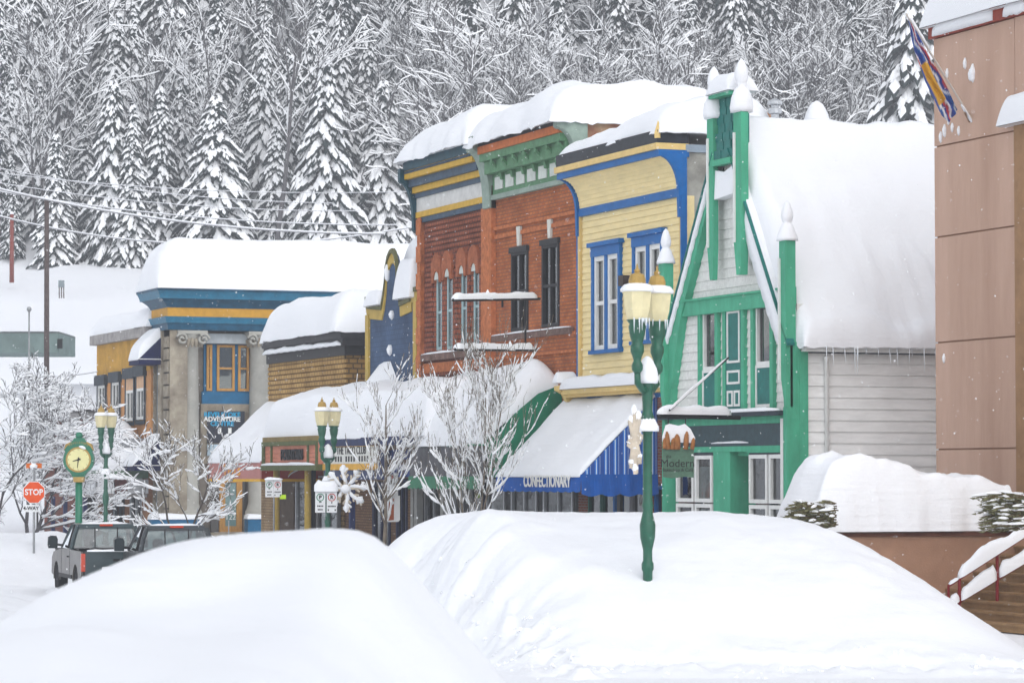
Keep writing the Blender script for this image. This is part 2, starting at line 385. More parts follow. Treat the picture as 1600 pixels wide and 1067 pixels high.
def near_z(l, D):
    h = sinterp(c1, l*17.5/D*.0 + l)
    if D > 17.5: k = 1-sstep(17.5, 24, D)
    else: k = 1-.20*sstep(0, 1, (17.5-D)/10.0)
    z = max(h, 0)*k
    z += fbm(l*.9, D*.7, 3)*.05*sstep(0, 1, 17.3-D) + fbm(l*.4, D*.3, 9)*.10*sstep(0, 1.5, 17.0-D) + fbm(l*3.2, D*2.4, 5)*.012*sstep(0, 1, 17.3-D)
    for px, D0, a, sl, sd in ((330, 13.6, .17, .55, 1.5), (600, 13.2, .14, .5, 1.6), (180, 14.5, .08, .7, 1.2)):
        l0 = (px-800)/FPX*D0; z -= a*math.exp(-((l-l0)/sl)**2-((D-D0)/sd)**2)
    return z-.06*(1-k)
bank('snow_bank', 'tall smooth snow mound in the lower left, hiding the truck wheels', (-6.2, 2.2), (7.5, 24), near_z)
c2 = crest([(380, 1000), (500, 905), (590, 851), (640, 826), (700, 806), (780, 797), (880, 802), (1000, 801), (1100, 800), (1180, 805), (1245, 815), (1310, 840), (1380, 878), (1450, 928), (1530, 985), (1575, 1018), (1600, 1048), (1660, 1060)], 50)
def mid_z(l, D):
    h = max(0, sinterp(c2, l))
    wl = lerp(-2.0, .35, sstep(50, 41, D)) if D < 50 else -2.0       # plough-cut face on the street side
    edge = wl + .35*fbm(D*.5, 3.3) + .2*fbm(D*1.7, 1.3)
    k = sstep(edge-.1, edge+1.55, l)**.8 if D < 53 else sstep(-4.5, -1.5, l)
    if D < 53: k = lerp(k, sstep(-4.2, -1.8, l), sstep(49, 53, D))
    rr = sstep(3.5, 7.5, l)                                          # the right-hand end sits closer to the kerb
    f0, f1 = 42.2, lerp(49.0, 46.5, rr)
    if D < f1:
        t = max(0, min(1, (D-f0)/(f1-f0))); kk = (1-(1-t)**1.75)
        cut = sstep(0, .06, t)
        kd = kk*.92*cut + .08*sstep(0, 1, t)
    else: kd = 1-sstep(54, 60, D)
    z = h*k*kd
    rough = sstep(.02, .3, k)*(1-sstep(.55, .98, k))
    z += rough*(fbm(l*1.6, D*.8, 7)*.14 + fbm(l*5, D*3, 2)*.09 + fbm(l*12, D*6, 2)*.05)
    z += fbm(l*.5, D*.4, 4)*.09*min(1, z) + fbm(l*3, D*2, 6)*.018*min(1, z)
    base = sstep(41.2, 42.2, D)*.16*(1-sstep(42.2, 43.5, D))
    z += base*(.8+.5*fbm(l*1.1, D*1.4, 8)+.35*fbm(l*5, D*4, 8))*sstep(-.4, 1, l)
    return z-.04-.3*(1-sstep(40.6, 41.3, D))
MIDBANK = bank('snow_bank', 'long ploughed snow bank around the near green street lamp', (-6.2, 9.2), (40.6, 60), mid_z, nl=240, nd=190)
c3 = crest([(-260, 800), (-60, 800), (30, 806), (80, 803), (120, 815), (175, 832), (215, 850), (240, 900)], 99)
def far_z(l, D):
    h = max(0, sinterp(c3, l)); kd = sstep(86, 97, D) if D < 99 else 1-sstep(101, 108, D)
    return h*kd + fbm(l*.7, D*.5, 5)*.12 - .1 + min(0, road_drop(*LD(l, D)[:2]))
bank('snow_bank', 'snow bank heaped along the kerb below the red stop sign', (-22, -11.2), (84, 108), far_z)
# ploughed ridge in front of the shops, seen under the signs
def ridge_z(l, D): return 0
b = MB(); rows = []
for j in range(130):
    y = 60+j*.4; row = []
    for i in range(17):
        t = i/16; x = 26.3+t*2.4; s_ = sin(pi*t)**.7
        row.append((x+.12*fbm(y*.5, t*3), y, gz(x, y)-.03 + s_*(.78+.22*fbm(y*.35, 1.1)+.1*fbm(y*1.3, t*4, 2))))
    rows.append(row)
tag(b.grid(rows).build('snow_bank', SNOWR, None, smooth=True), 'low ridge of ploughed snow along the shopfront kerb, behind the nearer banks', 'snow bank')

# clods thrown up by the plough along the foot and the cut face of the long bank
b = MB(); random.seed(31)
for k in range(260):
    if k < 120: D = random.uniform(41.1, 42.9); l = random.uniform(.2, 8.6)
    else: D = random.uniform(42, 49); l = lerp(.35, -2.0, sstep(41, 50, D))+random.uniform(-.2, .9)
    p = LD(l, D); r_ = random.uniform(.015, .04)*random.choice((.7, 1, 1, 1.6)); z = mid_z(l, D)-r_*.25; n = len(b.v)
    b.lathe((p.x, p.y, z), [(r_*.3, -r_*.6), (r_*.95, -r_*.1), (r_*.8, r_*.5), (r_*.25, r_*.85)], 6)
    for i in range(n, len(b.v)): v_ = b.v[i]; b.v[i] = (v_[0]+random.uniform(-.3, .3)*r_, v_[1]+random.uniform(-.3, .3)*r_, v_[2]+random.uniform(-.2, .2)*r_)
o = stuff(b.build('snow_clods', SNOWR, None)); o['label'] = 'loose lumps of ploughed snow along the foot of the long bank'; o['category'] = 'snow'
# ================================================================== paints
GREEN = mat('green_paint', (.075, .41, .25), .6, .12, 3.0, stretch=(1, 1, .3), bump=.15, bscale=20); TEAL = mat('teal_paint', (.012, .17, .15), .45, .12, 4)
WHITE = mat('white_paint', (.80, .80, .78), .6, .05, 4); OFFW = mat('weathered_white_boards', (.80, .80, .77), .65, .08, 5, stretch=(.6, 2, 2))
SIDEW = mat('side_boards', (.9, .9, .89), .7, .08, 3, stretch=(.35, 1, 1.5))
CHAR = mat('charcoal_trim', (.035, .05, .065), .6, .2, 4); DKTEAL = mat('dark_sign_band', (.018, .055, .07), .35, .2, 6)
YEL = mat('yellow_boards', (.90, .73, .38), .6, .06, 3, stretch=(1, .5, 2)); YELTRIM = mat('cream_trim', (.76, .55, .22), .6, .06)
BLUE = mat('blue_paint', (.008, .13, .40), .5, .1, 3); GREYW = mat('grey_concrete', (.36, .35, .31), .85, .25, 1.5)
CURT = mat('pale_curtain', (.55, .68, .70), .8, .15, 3); GREYFRAME = mat('grey_frame', (.22, .22, .23), .6, .1)
BLACK = mat('black_metal', (.015, .015, .017), .5, .2); NAVY = mat('navy_paint', (.015, .025, .10), .5, .15)
# ================================================================== green gabled shop
G = FX(31.4); gy0, gy1 = G.y(1245), G.y(1047)
green = thing('gabled_shop', 'green and white gabled bakery shop with steep snow-covered roof', 'building', (33.5, (gy0+gy1)/2, 0))
gc = (gy0+gy1)/2
zbeam0, zbeam1 = G.z(1150, 486), G.z(1150, 463)
zled = G.z(1160, 645)
# openings on the upper floor
def rectG(px0, px1, pt, pb): pc = (px0+px1)/2; return G.y(px1), G.y(px0), G.z(pc, pb), G.z(pc, pt)
w1 = rectG(1098, 1120, 481, 642); w2 = rectG(1181, 1206, 470, 636); dr = rectG(1136.5, 1161, 474, 640)
zt_wall = G.z(1150, 285)
holes_up = [w1, w2, dr]
wallX(31.46, gy0+.1, gy1-.1, zled, zbeam0+.02, holes_up, .25).build('wall', OFFW, green)
gapex_z = 11.05; geave_z = 5.75; slope = (gapex_z-geave_z)/(gc-gy0)
def roof_z(y): return gapex_z-abs(y-gc)*slope
b = MB(); b.prism([(31.46, gy0+.2, zbeam0), (31.46, gc, roof_z(gc)-.45), (31.46, gy1-.2, zbeam0)], (.2, 0, 0)); b.build('gable_wall', OFFW, green)
bh = (zbeam0-zled)/11
for k in range(11):
    z = zled+k*bh
    for s0, s1 in split_rows(gy0+.35, gy1-.35, z, z+bh, [(a-.1, c-(-.1), d, e) for a, c, d, e in holes_up]): boardX(OFFW, green, 31.46, s0, s1, z, bh*.995, .035)
k = 0; z = zbeam1
while z < roof_z(gc)-.9:
    hw = (roof_z(gc)-.25-z)/slope-.12
    if hw > .25: boardX(OFFW, green, 31.46, gc-hw, gc+hw, z, .235, .035)
    z += .236
# beam, posts, rakes
b = MB(); b.box(31.28, 31.45, gy0+.1, gy1-.1, zbeam0, zbeam1); b.box(31.22, 31.45, gy0+.1, gy1-.1, zbeam1, zbeam1+.05); b.build('beam', GREEN, green)
for sgn in (-1, 1):                                   # rake boards with their flared feet
    ye = gy0 if sgn < 0 else gy1; b = MB()
    def yy(t): return lerp(gc, ye, t)
    P = []
    for t in (.2, .5, .8, 1.0): P.append((31.24, yy(t), roof_z(yy(t))-.02))
    Q = [(31.24, yy(1.0), geave_z-1.55), (31.24, yy(.92), geave_z-2.2), (31.24, yy(.89), geave_z-.9), (31.24, yy(.72), roof_z(yy(.72))-.62), (31.24, yy(.2), roof_z(yy(.2))-.42)]
    b.prism(P+Q, (.2, 0, 0)); b.build('rake_board', GREEN, green)
    # scalloped snow hanging on the rake
    b = MB(); n = 26; top = []; low = []
    for i in range(n+1):
        t = lerp(.14, .97, i/n); zt = roof_z(yy(t)); top.append((31.2, yy(t), zt+.12)); low.append((31.19, yy(t), zt-(.12+.05*(i % 2)) - (.78 if sgn < 0 else .02)*sstep(.1, .45, t)*(1-.5*sstep(.8, 1, t)) - .12*abs(fbm(i*.9, 4))))
    mid = [(31.15, (p[1]+q[1])/2, (p[2]+q[2])/2) for p, q in zip(top, low)]; bk = [(31.4, p[1], p[2]+.02) for p in top]; lb = [(31.235, p[1], p[2]) for p in low]
    b.grid([bk, top, mid, low, lb] if sgn > 0 else [r[::-1] for r in (bk, top, mid, low, lb)]); b.build('rake_snow', SNOWR, green, smooth=True)
    b = MB(); b.prism([(31.12, yy(.12), roof_z(yy(.12))+.02), (31.12, yy(1.02), roof_z(yy(1.02))+.02), (31.12, yy(1.02), roof_z(yy(1.02))+.08), (31.12, yy(.12), roof_z(yy(.12))+.08)], (.2, 0, 0)); b.build('rake_edge', TEAL, green)
# corner posts with snow-capped finials
def finial(b, x, y, z, s=1.0):
    b.lathe((x, y, z), [(.30*s, 0), (.29*s, .08*s), (.20*s, .32*s), (.15*s, .45*s), (.11*s, .5*s), (.15*s, .56*s), (.17*s, .68*s), (.14*s, .84*s), (.08*s, 1.02*s), (.01, 1.1*s)], 12)
for nm, yc, px0, ptop in (('r', gy0+.16, 0, 378), ('l', gy1-.1, 0, 412)):
    zt = G.z(1231 if nm == 'r' else 1052, ptop); zbr = G.z(1231, 575) if nm == 'r' else zled+.9
    b = MB(); b.prism([(31.12, yc+.16, zt), (31.12, yc-.16, zt), (31.12, yc-.16, zbr-.9), (31.12, yc-.1, zbr-.9), (31.12, yc+.16, zbr)], (.26, 0, 0)); b.build('corner_post', GREEN, green)
    b = MB(); b.box(31.14, 31.5, yc-.17, yc+.02, 0, zbr-.9); b.box(31.3, 31.5, yc-.165, yc+.1, zbr-.9, geave_z); b.build('corner_pilaster', GREEN, green)
    b = MB(); b.box(31.075, 31.118, yc+.08, yc+.15, 4.9, zt-.4); b.build('post_batten', WHITE, green)
    b = MB(); finial(b, 31.25, yc, zt, .84 if nm == 'r' else .8); b.build('finial_snow', SNOW, green, smooth=True)
# twin towers either side of the little shingled mansard
for px0, wy_, dx_, pt, pb in ((1103, .36, .13, 188, 440), (1148, .42, .19, 178, 432)):
    yb2 = pX(px0, 300, 31.1).y; ya = yb2-wy_; zt = G.z(px0+10, pt); zb_ = G.z(px0+10, pb)
    zs = zb_+(zt-zb_)*.20; xo_ = 31.26-dx_; b = MB()
    b.prism([(xo_, ya, zs), (xo_, ya, zt), (xo_, yb2, zt), (xo_, yb2, zs), (xo_, yb2-.14, zb_), (xo_, ya+.06, zb_)], (dx_, 0, 0)); b.build('tower', GREEN, green)
    b = MB(); b.box(xo_-.04, xo_-.002, yb2-.12, yb2-.04, zs, zt-.5); b.build('tower_batten', WHITE, green)
    b = MB(); b.lathe((xo_+.12, (ya+yb2)/2, zt), [(.27, -.03), (.29, .07), (.25, .32), (.18, .5), (.1, .6), (.13, .69), (.165, .84), (.15, .98), (.09, 1.15), (.02, 1.24)], 14); b.v = [(p[0]+.03*fbm(p[2]*2, p[0]*2), p[1]+.04*fbm(p[2]*2.2, p[1]*2, 4), p[2]) for p in b.v]; b.build('tower_snow', SNOW, green, smooth=True)
ya, yb2 = pX(1150, 200, 31.25).y, pX(1121, 200, 31.25).y; zt, zb_ = G.z(1135, 155), G.z(1135, 250)
b = MB(); b.prism([(31.6, ya, zb_), (31.2, ya, zb_), (31.34, ya, zt), (31.6, ya, zt)], (0, yb2-ya, 0)); b.build('mansard', TEAL, green)
nrow = 7
for r in range(nrow):                                    # shingles
    for c in range(5):
        z = lerp(zb_, zt, r/nrow); h = (zt-zb_)/nrow; x = lerp(31.2, 31.34, r/nrow)
        wv = (yb2-ya)/5; y = ya+wv*c + (wv*.5 if r % 2 else 0)
        if y+wv > yb2+.02: continue
        piece('shingle', TEAL, green, x-.05-.012*((r+c) % 2), x+.02, y+.012, y+wv-.012, z, z+h*.97)
b = MB(); b.box(31.05, 31.6, ya-.05, yb2+.08, zt, zt+.1); b.build('mansard_trim', GREEN, green)
b = MB(); b.box(31.08, 31.3, ya-.02, yb2+.04, zb_-.16, zb_-.02); b.build('mansard_trim', GREEN, green)
snow_slab('mansard_snow', green, 31.0, 31.8, ya-.1, yb2+.15, zt+.1, .5, .3, (3, 3), .04)
b = MB(); b.prism([(31.15, ya, G.z(1135, 308)), (31.15, yb2, G.z(1135, 312)), (31.18, yb2, zb_-.25), (31.18, lerp(ya, yb2, .5), zb_-.33), (31.18, ya, zb_-.2)], (.4, 0, 0)); b.build('ledge_snow', SNOWR, green)
# upper windows and door
for q in (w1, w2):
    zs = lerp(q[2], q[3], .40)
    window(green, 'X', 31.42, q[0], q[1], zs, q[3], WHITE, .075, .1, inner=mat('brown_blind', (.22, .15, .10), .8, .2), blind=(mat('dim_curtain', (.30, .24, .19), .8, .3, 2), 0, 1, .45, 1))
    b = MB(); b.box(31.40, 31.5, q[0], q[1], q[2], zs-.003); b.build('window_apron', TEAL, green)
    b = MB(); frame_ring(b, 'X', 31.40, q[0], q[1], q[2], zs-.003, .07, 0, .02); b.build('apron_frame', WHITE, green)
    for y0_, y1_ in ((q[0]-.17, q[0]), (q[1], q[1]+.17)):
        b = MB(); b.box(31.34, 31.47, y0_, y1_, zled, zbeam0); b.build('window_trim', GREEN, green)
b = MB(); b.box(31.36, 31.5, dr[0], dr[1], dr[2], dr[3]); dd = b.build('door', TEAL, green)
Wd, Hd = dr[1]-dr[0], dr[3]-dr[2]
for f0, f1, g0, g1 in ((.1, .9, .44, .93), (.1, .9, .24, .37), (.1, .46, .03, .18), (.54, .9, .03, .18)):
    b = MB(); frame_ring(b, 'X', 31.36, dr[0]+Wd*f0, dr[0]+Wd*f1, dr[2]+Hd*g0, dr[2]+Hd*g1, .055, 0, .02); b.build('door_moulding', WHITE, dd)
for y0_, y1_ in ((dr[0]-.16, dr[0]), (dr[1], dr[1]+.16)):
    b = MB(); b.box(31.34, 31.47, y0_, y1_, zled, zbeam0); b.build('door_trim', GREEN, green)
# ledge, fascia and shopfront
b = MB(); b.box(31.0, 31.5, gy0+.2, gy1-.1, zled-.1, zled); b.build('ledge', CHAR, green)
b = MB(); snow_strip(b, [(31.12, lerp(gy0+.4, gy1-.2, t/8), zled) for t in range(9)], .3, .09); b.build('ledge_snow', SNOW, green, smooth=True)
zs0, zs1 = G.z(1160, 697), G.z(1160, 663)
b = MB(); b.box(31.26, 31.5, gy0+.1, gy1-.1, zs1, zled-.1); b.build('fascia', GREEN, green)
b = MB(); b.box(31.3, 31.5, gy0+.35, gy1-.35, zs0, zs1); b.build('sign_band', DKTEAL, green)
b = MB(); snow_strip(b, [(31.29, lerp(G.y(1175), G.y(1118), t/6), zs0+.07) for t in range(7)], .06, .05); b.build('sign_snow', SNOW, green, smooth=True)
yq = [G.y(p) for p in (1238, 1176, 1145, 1120, 1062)]
zh = G.z(1200, 710)
b = MB(); b.box(31.28, 31.5, gy0+.1, gy1-.3, zs0-.13, zs0); b.box(31.25, 31.5, gy0+.2, yq[1], zs0-.16, zs0-.13); b.build('shopfront_head', GREEN, green)
b = MB(); b.box(31.3, 31.5, yq[0], yq[1], zh, zs0-.16); b.box(31.3, 31.5, yq[3], yq[4], zh, zs0-.13); b.build('transom_bar', CHAR, green)
b = MB(); b.box(31.3, 32.0, yq[2]-.05, yq[3], 0, zs0-.13); b.build('recess_panel', GREEN, green)
b = MB(); b.box(31.22, 31.34, gy0+.36, gy0+.5, 0, zs1+.1); b.build('corner_batten', WHITE, green)
poster = mat('poster_paper', (.75, .76, .76), .6, .3, 6, c2=(.16, .2, .22))
for a0, a1 in ((yq[0]+.05, lerp(yq[0], yq[1], .5)-.04), (lerp(yq[0], yq[1], .5)+.06, yq[1]-.02), (yq[3]+.06, lerp(yq[3], yq[4], .5)-.05), (lerp(yq[3], yq[4], .5)+.05, yq[4]-.02)):
    for z0_, z1_ in ((.35, 2.02), (2.06, zh)):
        inn = mat('shop_dim_interior', (.13, .13, .11), .9, .5, 1.5, c2=(.03, .05, .05))
        window(green, 'X', 31.3, a0, a1, z0_, z1_, WHITE, .09, .1, inner=inn)
    b = MB(); b.box(31.3, 31.5, a0, a1, 0, .33); b.build('stallriser', GREEN, green)
for a0, a1 in ((lerp(yq[0], yq[1], .5)-.04, lerp(yq[0], yq[1], .5)+.06), (lerp(yq[3], yq[4], .5)-.05, lerp(yq[3], yq[4], .5)+.05), (yq[0]-.12, yq[0]+.05), (yq[3]-.0, yq[3]+.06)):
    b = MB(); b.box(31.33, 31.52, a0, a1, 0, zh); b.build('mullion', CHAR, green)
b = MB(); b.box(31.36, 31.375, lerp(yq[3], yq[4], .08), lerp(yq[3], yq[4], .42), 2.13, zh-.28); b.build('poster', mat('white_poster', (.8, .8, .8), .6, .03), green)
b = MB(); b.box(31.36, 31.375, lerp(yq[3], yq[4], .1), lerp(yq[3], yq[4], .4), .9, 1.9); b.build('poster', poster, green)
b = MB(); b.box(31.37, 31.385, lerp(yq[0], yq[1], .12), lerp(yq[0], yq[1], .4), .8, 1.7); b.build('poster', poster, green)
# recessed door with its bunch of coloured decorations
xd = 32.0
b = MB(); frame_ring(b, 'X', xd, yq[1]-.3, yq[2]+.02, 0, zh-.02, .1, -.05, .03); dd = b.build('shop_door', GREYFRAME, green)
b = MB(); b.box(xd-.0, xd+.012, yq[1]-.22, yq[2]-.06, .1, zh-.1); b.build('pane', mat('frosted_door_glass', (.30, .26, .28), .15, .2, 2, c2=(.2, .12, .1), spec=.6), dd)
b = MB(); b.box(31.5, 32.1, yq[1]-.3, yq[3], zh-.02, zs0-.13); b.build('recess_ceiling', GREEN, green)
for k, (dy, dz, c) in enumerate(((.1, .0, (.6, .03, .22)), (.22, .06, (.75, .2, .06)), (.36, -.03, (.42, .15, .02)), (.28, -.12, (.7, .12, .1)))):
    b = MB(); b.lathe((xd-.1, yq[2]-.2-dy, zh-.75+dz), [(.01, -.16), (.1, -.12), (.15, 0), (.1, .12), (.01, .16)], 10); b.build('door_decoration', mat('decoration_%d' % k, c, .5, .2, 8), dd, smooth=True)
b = MB(); b.box(31.4, 31.52, gy0-.012, gy0+.42, 0, geave_z-.2); b.build('corner_panel', GREEN, green)
# side wall that faces back down the street
sx1 = 37.5; SWY = gy0
wallY(SWY+.06, 31.5, sx1, 0, geave_z+.1).build('side_wall', SIDEW, green)
z = 0.3
while z < geave_z-.26: boardY(SIDEW, green, SWY+.06, 31.68, sx1, z, .258, .035); z += .262
b = MB(); b.box(31.5, sx1, SWY-.28, SWY+.05, geave_z-.22, geave_z-.02); b.build('eave_board', WHITE, green)
b = MB(); b.box(31.46, 31.68, SWY-.02, SWY+.2, 0, geave_z-.2); b.build('corner_board', GREEN, green)
px = pY(1290, 600, SWY).x; b = MB(); b.tube([(px, SWY-.06, .2), (px, SWY-.06, 5.3), (px-.06, SWY-.14, 5.42)], .055, 8); b.build('downpipe', WHITE, green, smooth=True)
b = MB(); b.prism([(31.5, gy0-.1, geave_z-.1), (31.5, gc, gapex_z-.1), (31.5, gy1+.3, geave_z-.1), (31.5, gy1+.1, geave_z-.25), (31.5, gc, gapex_z-.3), (31.5, gy0, geave_z-.25)], (sx1-31.5, 0, 0)); b.build('roof', CHAR, green)
def Tg(x, y):
    t = abs(y-gc)/(gc-gy0); k = .85+.28*fbm(x*.35, y*.3, 3)
    lo = sstep(.75, .98, t)*sstep(33.2, 33.9, x)*(1-sstep(34.3, 34.9, x)) if y < gc else 0
    st_ = sstep(.55, .85, t)*sstep(33.0, 33.8, x)*(1-sstep(35.2, 36, x)) if y < gc else 0
    return k*lerp(.62, 1.0, sstep(0, .8, t))*(1-.35*lo) + st_*(.16*fbm(x*3.2, y*.6, 9)+.08*fbm(x*8, y*1.5, 5))
def zg(x, y): return max(geave_z-.08, min(roof_z(y), gapex_z-.3))+.05
snow_slab('roof_snow', green, 31.34, sx1+.2, gy0-.42, gc+2.6, zg, Tg, .55, (46, 46), .06, .8, 2, Rx=.42, sag=.12, lump=.05)
# icicles under the eave
b = MB(); random.seed(3)
for k in range(16):
    x = 31.9+random.random()*3.6; L = .12+random.random()**2*.5; b.tube([(x, SWY-.45+random.random()*.12, geave_z-.1), (x, SWY-.42, geave_z-.15-L)], [.016, .002], 5)
b.build('icicles', mat('ice', (.75, .8, .85), .15, .03, spec=.6), green)['kind'] = 'stuff'
# snow heaped over a roof vent and on the ridge
b = MB(); p = pY(1276, 158, gc+.35); b.lathe((p.x, p.y, p.z-.5), [(.5, -.5), (.36, -.1), (.26, .22), (.15, .42), (.03, .5)], 14); b.build('vent_snow', SNOW, green, smooth=True)
vp = pX(1211, 176, 34.5); b = MB(); b.lathe((34.5, vp.y, vp.z-1.2), [(.1, 0), (.1, 1.15), (.17, 1.17), (.17, 1.3), (.1, 1.32), (.1, 1.38), (.19, 1.4), (.19, 1.48), (.03, 1.56)], 12); b.build('chimney_pipe', mat('galvanised', (.55, .57, .6), .4, .1, metal=.5), green)
# ================================================================== yellow clapboard shop
Yf = FX(32.0); yy0, yy1 = Yf.y(1066), Yf.y(906)
yel = thing('clapboard_shop', 'yellow clapboard shop with blue trim and curving overhung cornice', 'building', (34, (yy0+yy1)/2, 0))
def rectX(Fr, px0, px1, pt, pb): pc = (px0+px1)/2; return Fr.y(px1), Fr.y(px0), Fr.z(pc, pb), Fr.z(pc, pt)
yw = [rectX(Yf, 927, 971, 380, 546), rectX(Yf, 991, 1038, 364, 531)]
ztrim = Yf.z(985, 322); zbase = Yf.z(985, 592)
wallX(32.05, yy0, yy1, zbase-.3, ztrim, yw, .3).build('wall', YEL, yel)
nb = 26; bh = (ztrim-zbase)/nb
for k in range(nb):
    z = zbase+k*bh
    for s0, s1 in split_rows(yy0+.13, yy1-.13, z, z+bh, [(a+.02, c-.02, d+.02, e-.02) for a, c, d, e in yw]): boardX(YEL, yel, 32.05, s0, s1, z, bh*.995, .035)
# cove: boards on a concave curve, projecting 0.75 m
PR, HC = .52, Yf.z(985, 264)-ztrim-.12
def cove(t): a = t*pi/2; return 31.97-PR*(1-cos(a)), ztrim+.14+HC*sin(a)*.98
NCV = 10
for k in range(NCV):
    (x0, z0), (x1, z1) = cove(k/NCV), cove((k+1)/NCV); b = MB()
    b.prism([(x0-.022, yy0+.1, z0-.01), (x1-.004, yy0+.1, z1), (x1+.03, yy0+.1, z1+.02), (x0+.03, yy0+.1, z0)], (0, yy1-yy0-.2, 0)); b.build('board', YEL, yel)
b = MB(); b.box(31.93, 32.04, yy0, yy1, ztrim-.02, ztrim+.19); b.build('trim_band', BLUE, yel)
xt, zt = cove(1.0)
b = MB(); b.box(xt-.1, 32.2, yy0-.02, yy1+.06, zt, zt+.17); b.build('cornice_band', BLUE, yel)
b = MB(); b.box(xt-.17, 32.2, yy0-.03, yy1+.1, zt+.17, zt+.33); b.build('cornice_cap', YELTRIM, yel)
b = MB(); b.box(xt-.12, 32.2, yy0-.01, yy1+.08, zt+.33, zt+.66); b.build('parapet_flashing', mat('dark_flashing', (.03, .035, .045), .5, .25), yel)
b = MB(); b.lathe((xt-.08, yy0+.05, zt+.45), [(.1, 0), (.1, .14), (.05, .3), (.01, .44)], 4); b.build('cornice_finial', YELTRIM, yel)
for ya in (yy0-.06, yy1-.06):                 # scroll-cut end boards of the cove
    b = MB(); pts = [cove(i/10) for i in range(11)]
    poly = [(p[0]-.09*(1 if i < 10 else 0), ya, p[1]) for i, p in enumerate(pts)] + [(32.12, ya, zt+.16), (32.12, ya, ztrim-.55), (31.9, ya, ztrim-.55)]
    b.prism(poly, (0, .12, 0)); b.build('cornice_end', BLUE, yel)
b = MB(); b.box(31.97, 32.1, yy0-.03, yy0+.12, zbase-.3, ztrim-.02); b.build('corner_trim', YELTRIM, yel)
b = MB(); b.box(31.95, 32.1, yy1-.09, yy1+.02, zbase-.3, ztrim-.02); b.build('corner_trim', YELTRIM, yel)
b = MB(); b.box(31.95, 32.1, yy1+.02, yy1+.12, zbase-.3, ztrim-.02); b.build('corner_trim', BLUE, yel)
b = MB(); b.box(31.94, 32.1, yy0-.1, yy0-.03, zbase-.3, ztrim-.02); b.build('corner_trim', BLUE, yel)
for q in yw:
    q = list(q); zh_ = q[3]-.32
    b = MB(); b.box(31.93, 32.06, q[0]-.04, q[1]+.04, zh_, q[3]); b.box(31.86, 32.05, q[0]-.14, q[1]+.14, q[3]-.06, q[3]+.06); b.build('window_head', BLUE, yel)
    b = MB(); b.box(31.94, 32.1, q[0]-.02, q[0]+.13, q[2], zh_); b.box(31.94, 32.1, q[1]-.13, q[1]+.02, q[2], zh_); c = (q[0]+q[1])/2; b.box(31.95, 32.1, c-.09, c+.09, q[2], zh_); b.build('window_casing', BLUE, yel)
    b = MB(); b.box(31.88, 32.1, q[0]-.08, q[1]+.08, q[2]-.1, q[2]); b.build('sill', BLUE, yel)
    for a0, a1 in ((q[0]+.13, c-.09), (c+.09, q[1]-.13)):
        window(yel, 'X', 32.0, a0, a1, q[2]+.0, zh_, WHITE, .13, .1, bars_z=(.5,), inner=mat('window_room', (.06, .07, .07), .9, .3), blind=(CURT, .02, .98, .45, 1), wgap=.14)
b = MB(); b.box(31.75, 31.97, Yf.y(982)-.22, Yf.y(982)+.1, Yf.z(982, 447), Yf.z(982, 431)); b.build('wall_lamp', mat('brown_metal', (.07, .05, .04), .6, .2), yel)
# ledge over the shopfront
zl = Yf.z(960, 606)
b = MB(); b.box(31.55, 32.05, yy0-.1, yy1+.25, zl-.12, zl+.02); b.box(31.65, 32.04, yy0-.1, yy1+.2, zl-.2, zl-.12); b.build('ledge', YELTRIM, yel)
snow_slab('ledge_snow', yel, 31.5, 32.02, yy0, yy1+.3, zl+.02, .3, .16, (2, 14), .05, 1.5, 4)
for yb_, px in ((yy1+.2, 0), (yy0-.05, 1)):
    b = MB(); x = 31.62; pr = [(x+.4, .25), (x-.15, .25), (x-.2, .1), (x-.14, -.02), (x+.0, -.12), (x+.02, -.5), (x+.08, -.85), (x+.2, -.95), (x+.4, -.9)]
    if px == 0: pr = [(x+.4, .2), (x-.2, .12), (x-.2, 0), (x+.0, -.1), (x+.1, -.3), (x+.4, -.4)]
    b.prism([(p, yb_, zl+q) for p, q in pr], (0, .24, 0)); b.build('bracket', YELTRIM, yel)
    snow_slab('bracket_snow', yel, x-.24, x+.4, yb_-.04, yb_+.3, zl+(.25 if px else .2), .32, .12, (2, 2), .03)
# side wall
wallY(yy0+.02, 32.1, 34.5, 0, Yf.z(1080, 232)-.0).build('side_wall', GREYW, yel)
b = MB(); b.box(32.1, 34.5, yy0-.04, yy0+.2, Yf.z(1080, 234), Yf.z(1080, 222)); b.build('side_flashing', mat('grey_flashing', (.28, .34, .4), .5, .1), yel)
b = MB(); b.box(32.1, 34.4, yy0+.1, yy1-.05, zt-.2, zt+.3); b.build('roof', GREYW, yel)
def Ty(x, y): return .35+.45*sstep(yy1, yy0, y)+.3*sstep(31.5, 34, x)
snow_slab('roof_snow', yel, xt-.08, 34.6, yy0-.12, yy1+.16, zt+.64, Ty, .5, (20, 20), .07, .7, 5, Rx=.6, sag=.06, lump=.06)
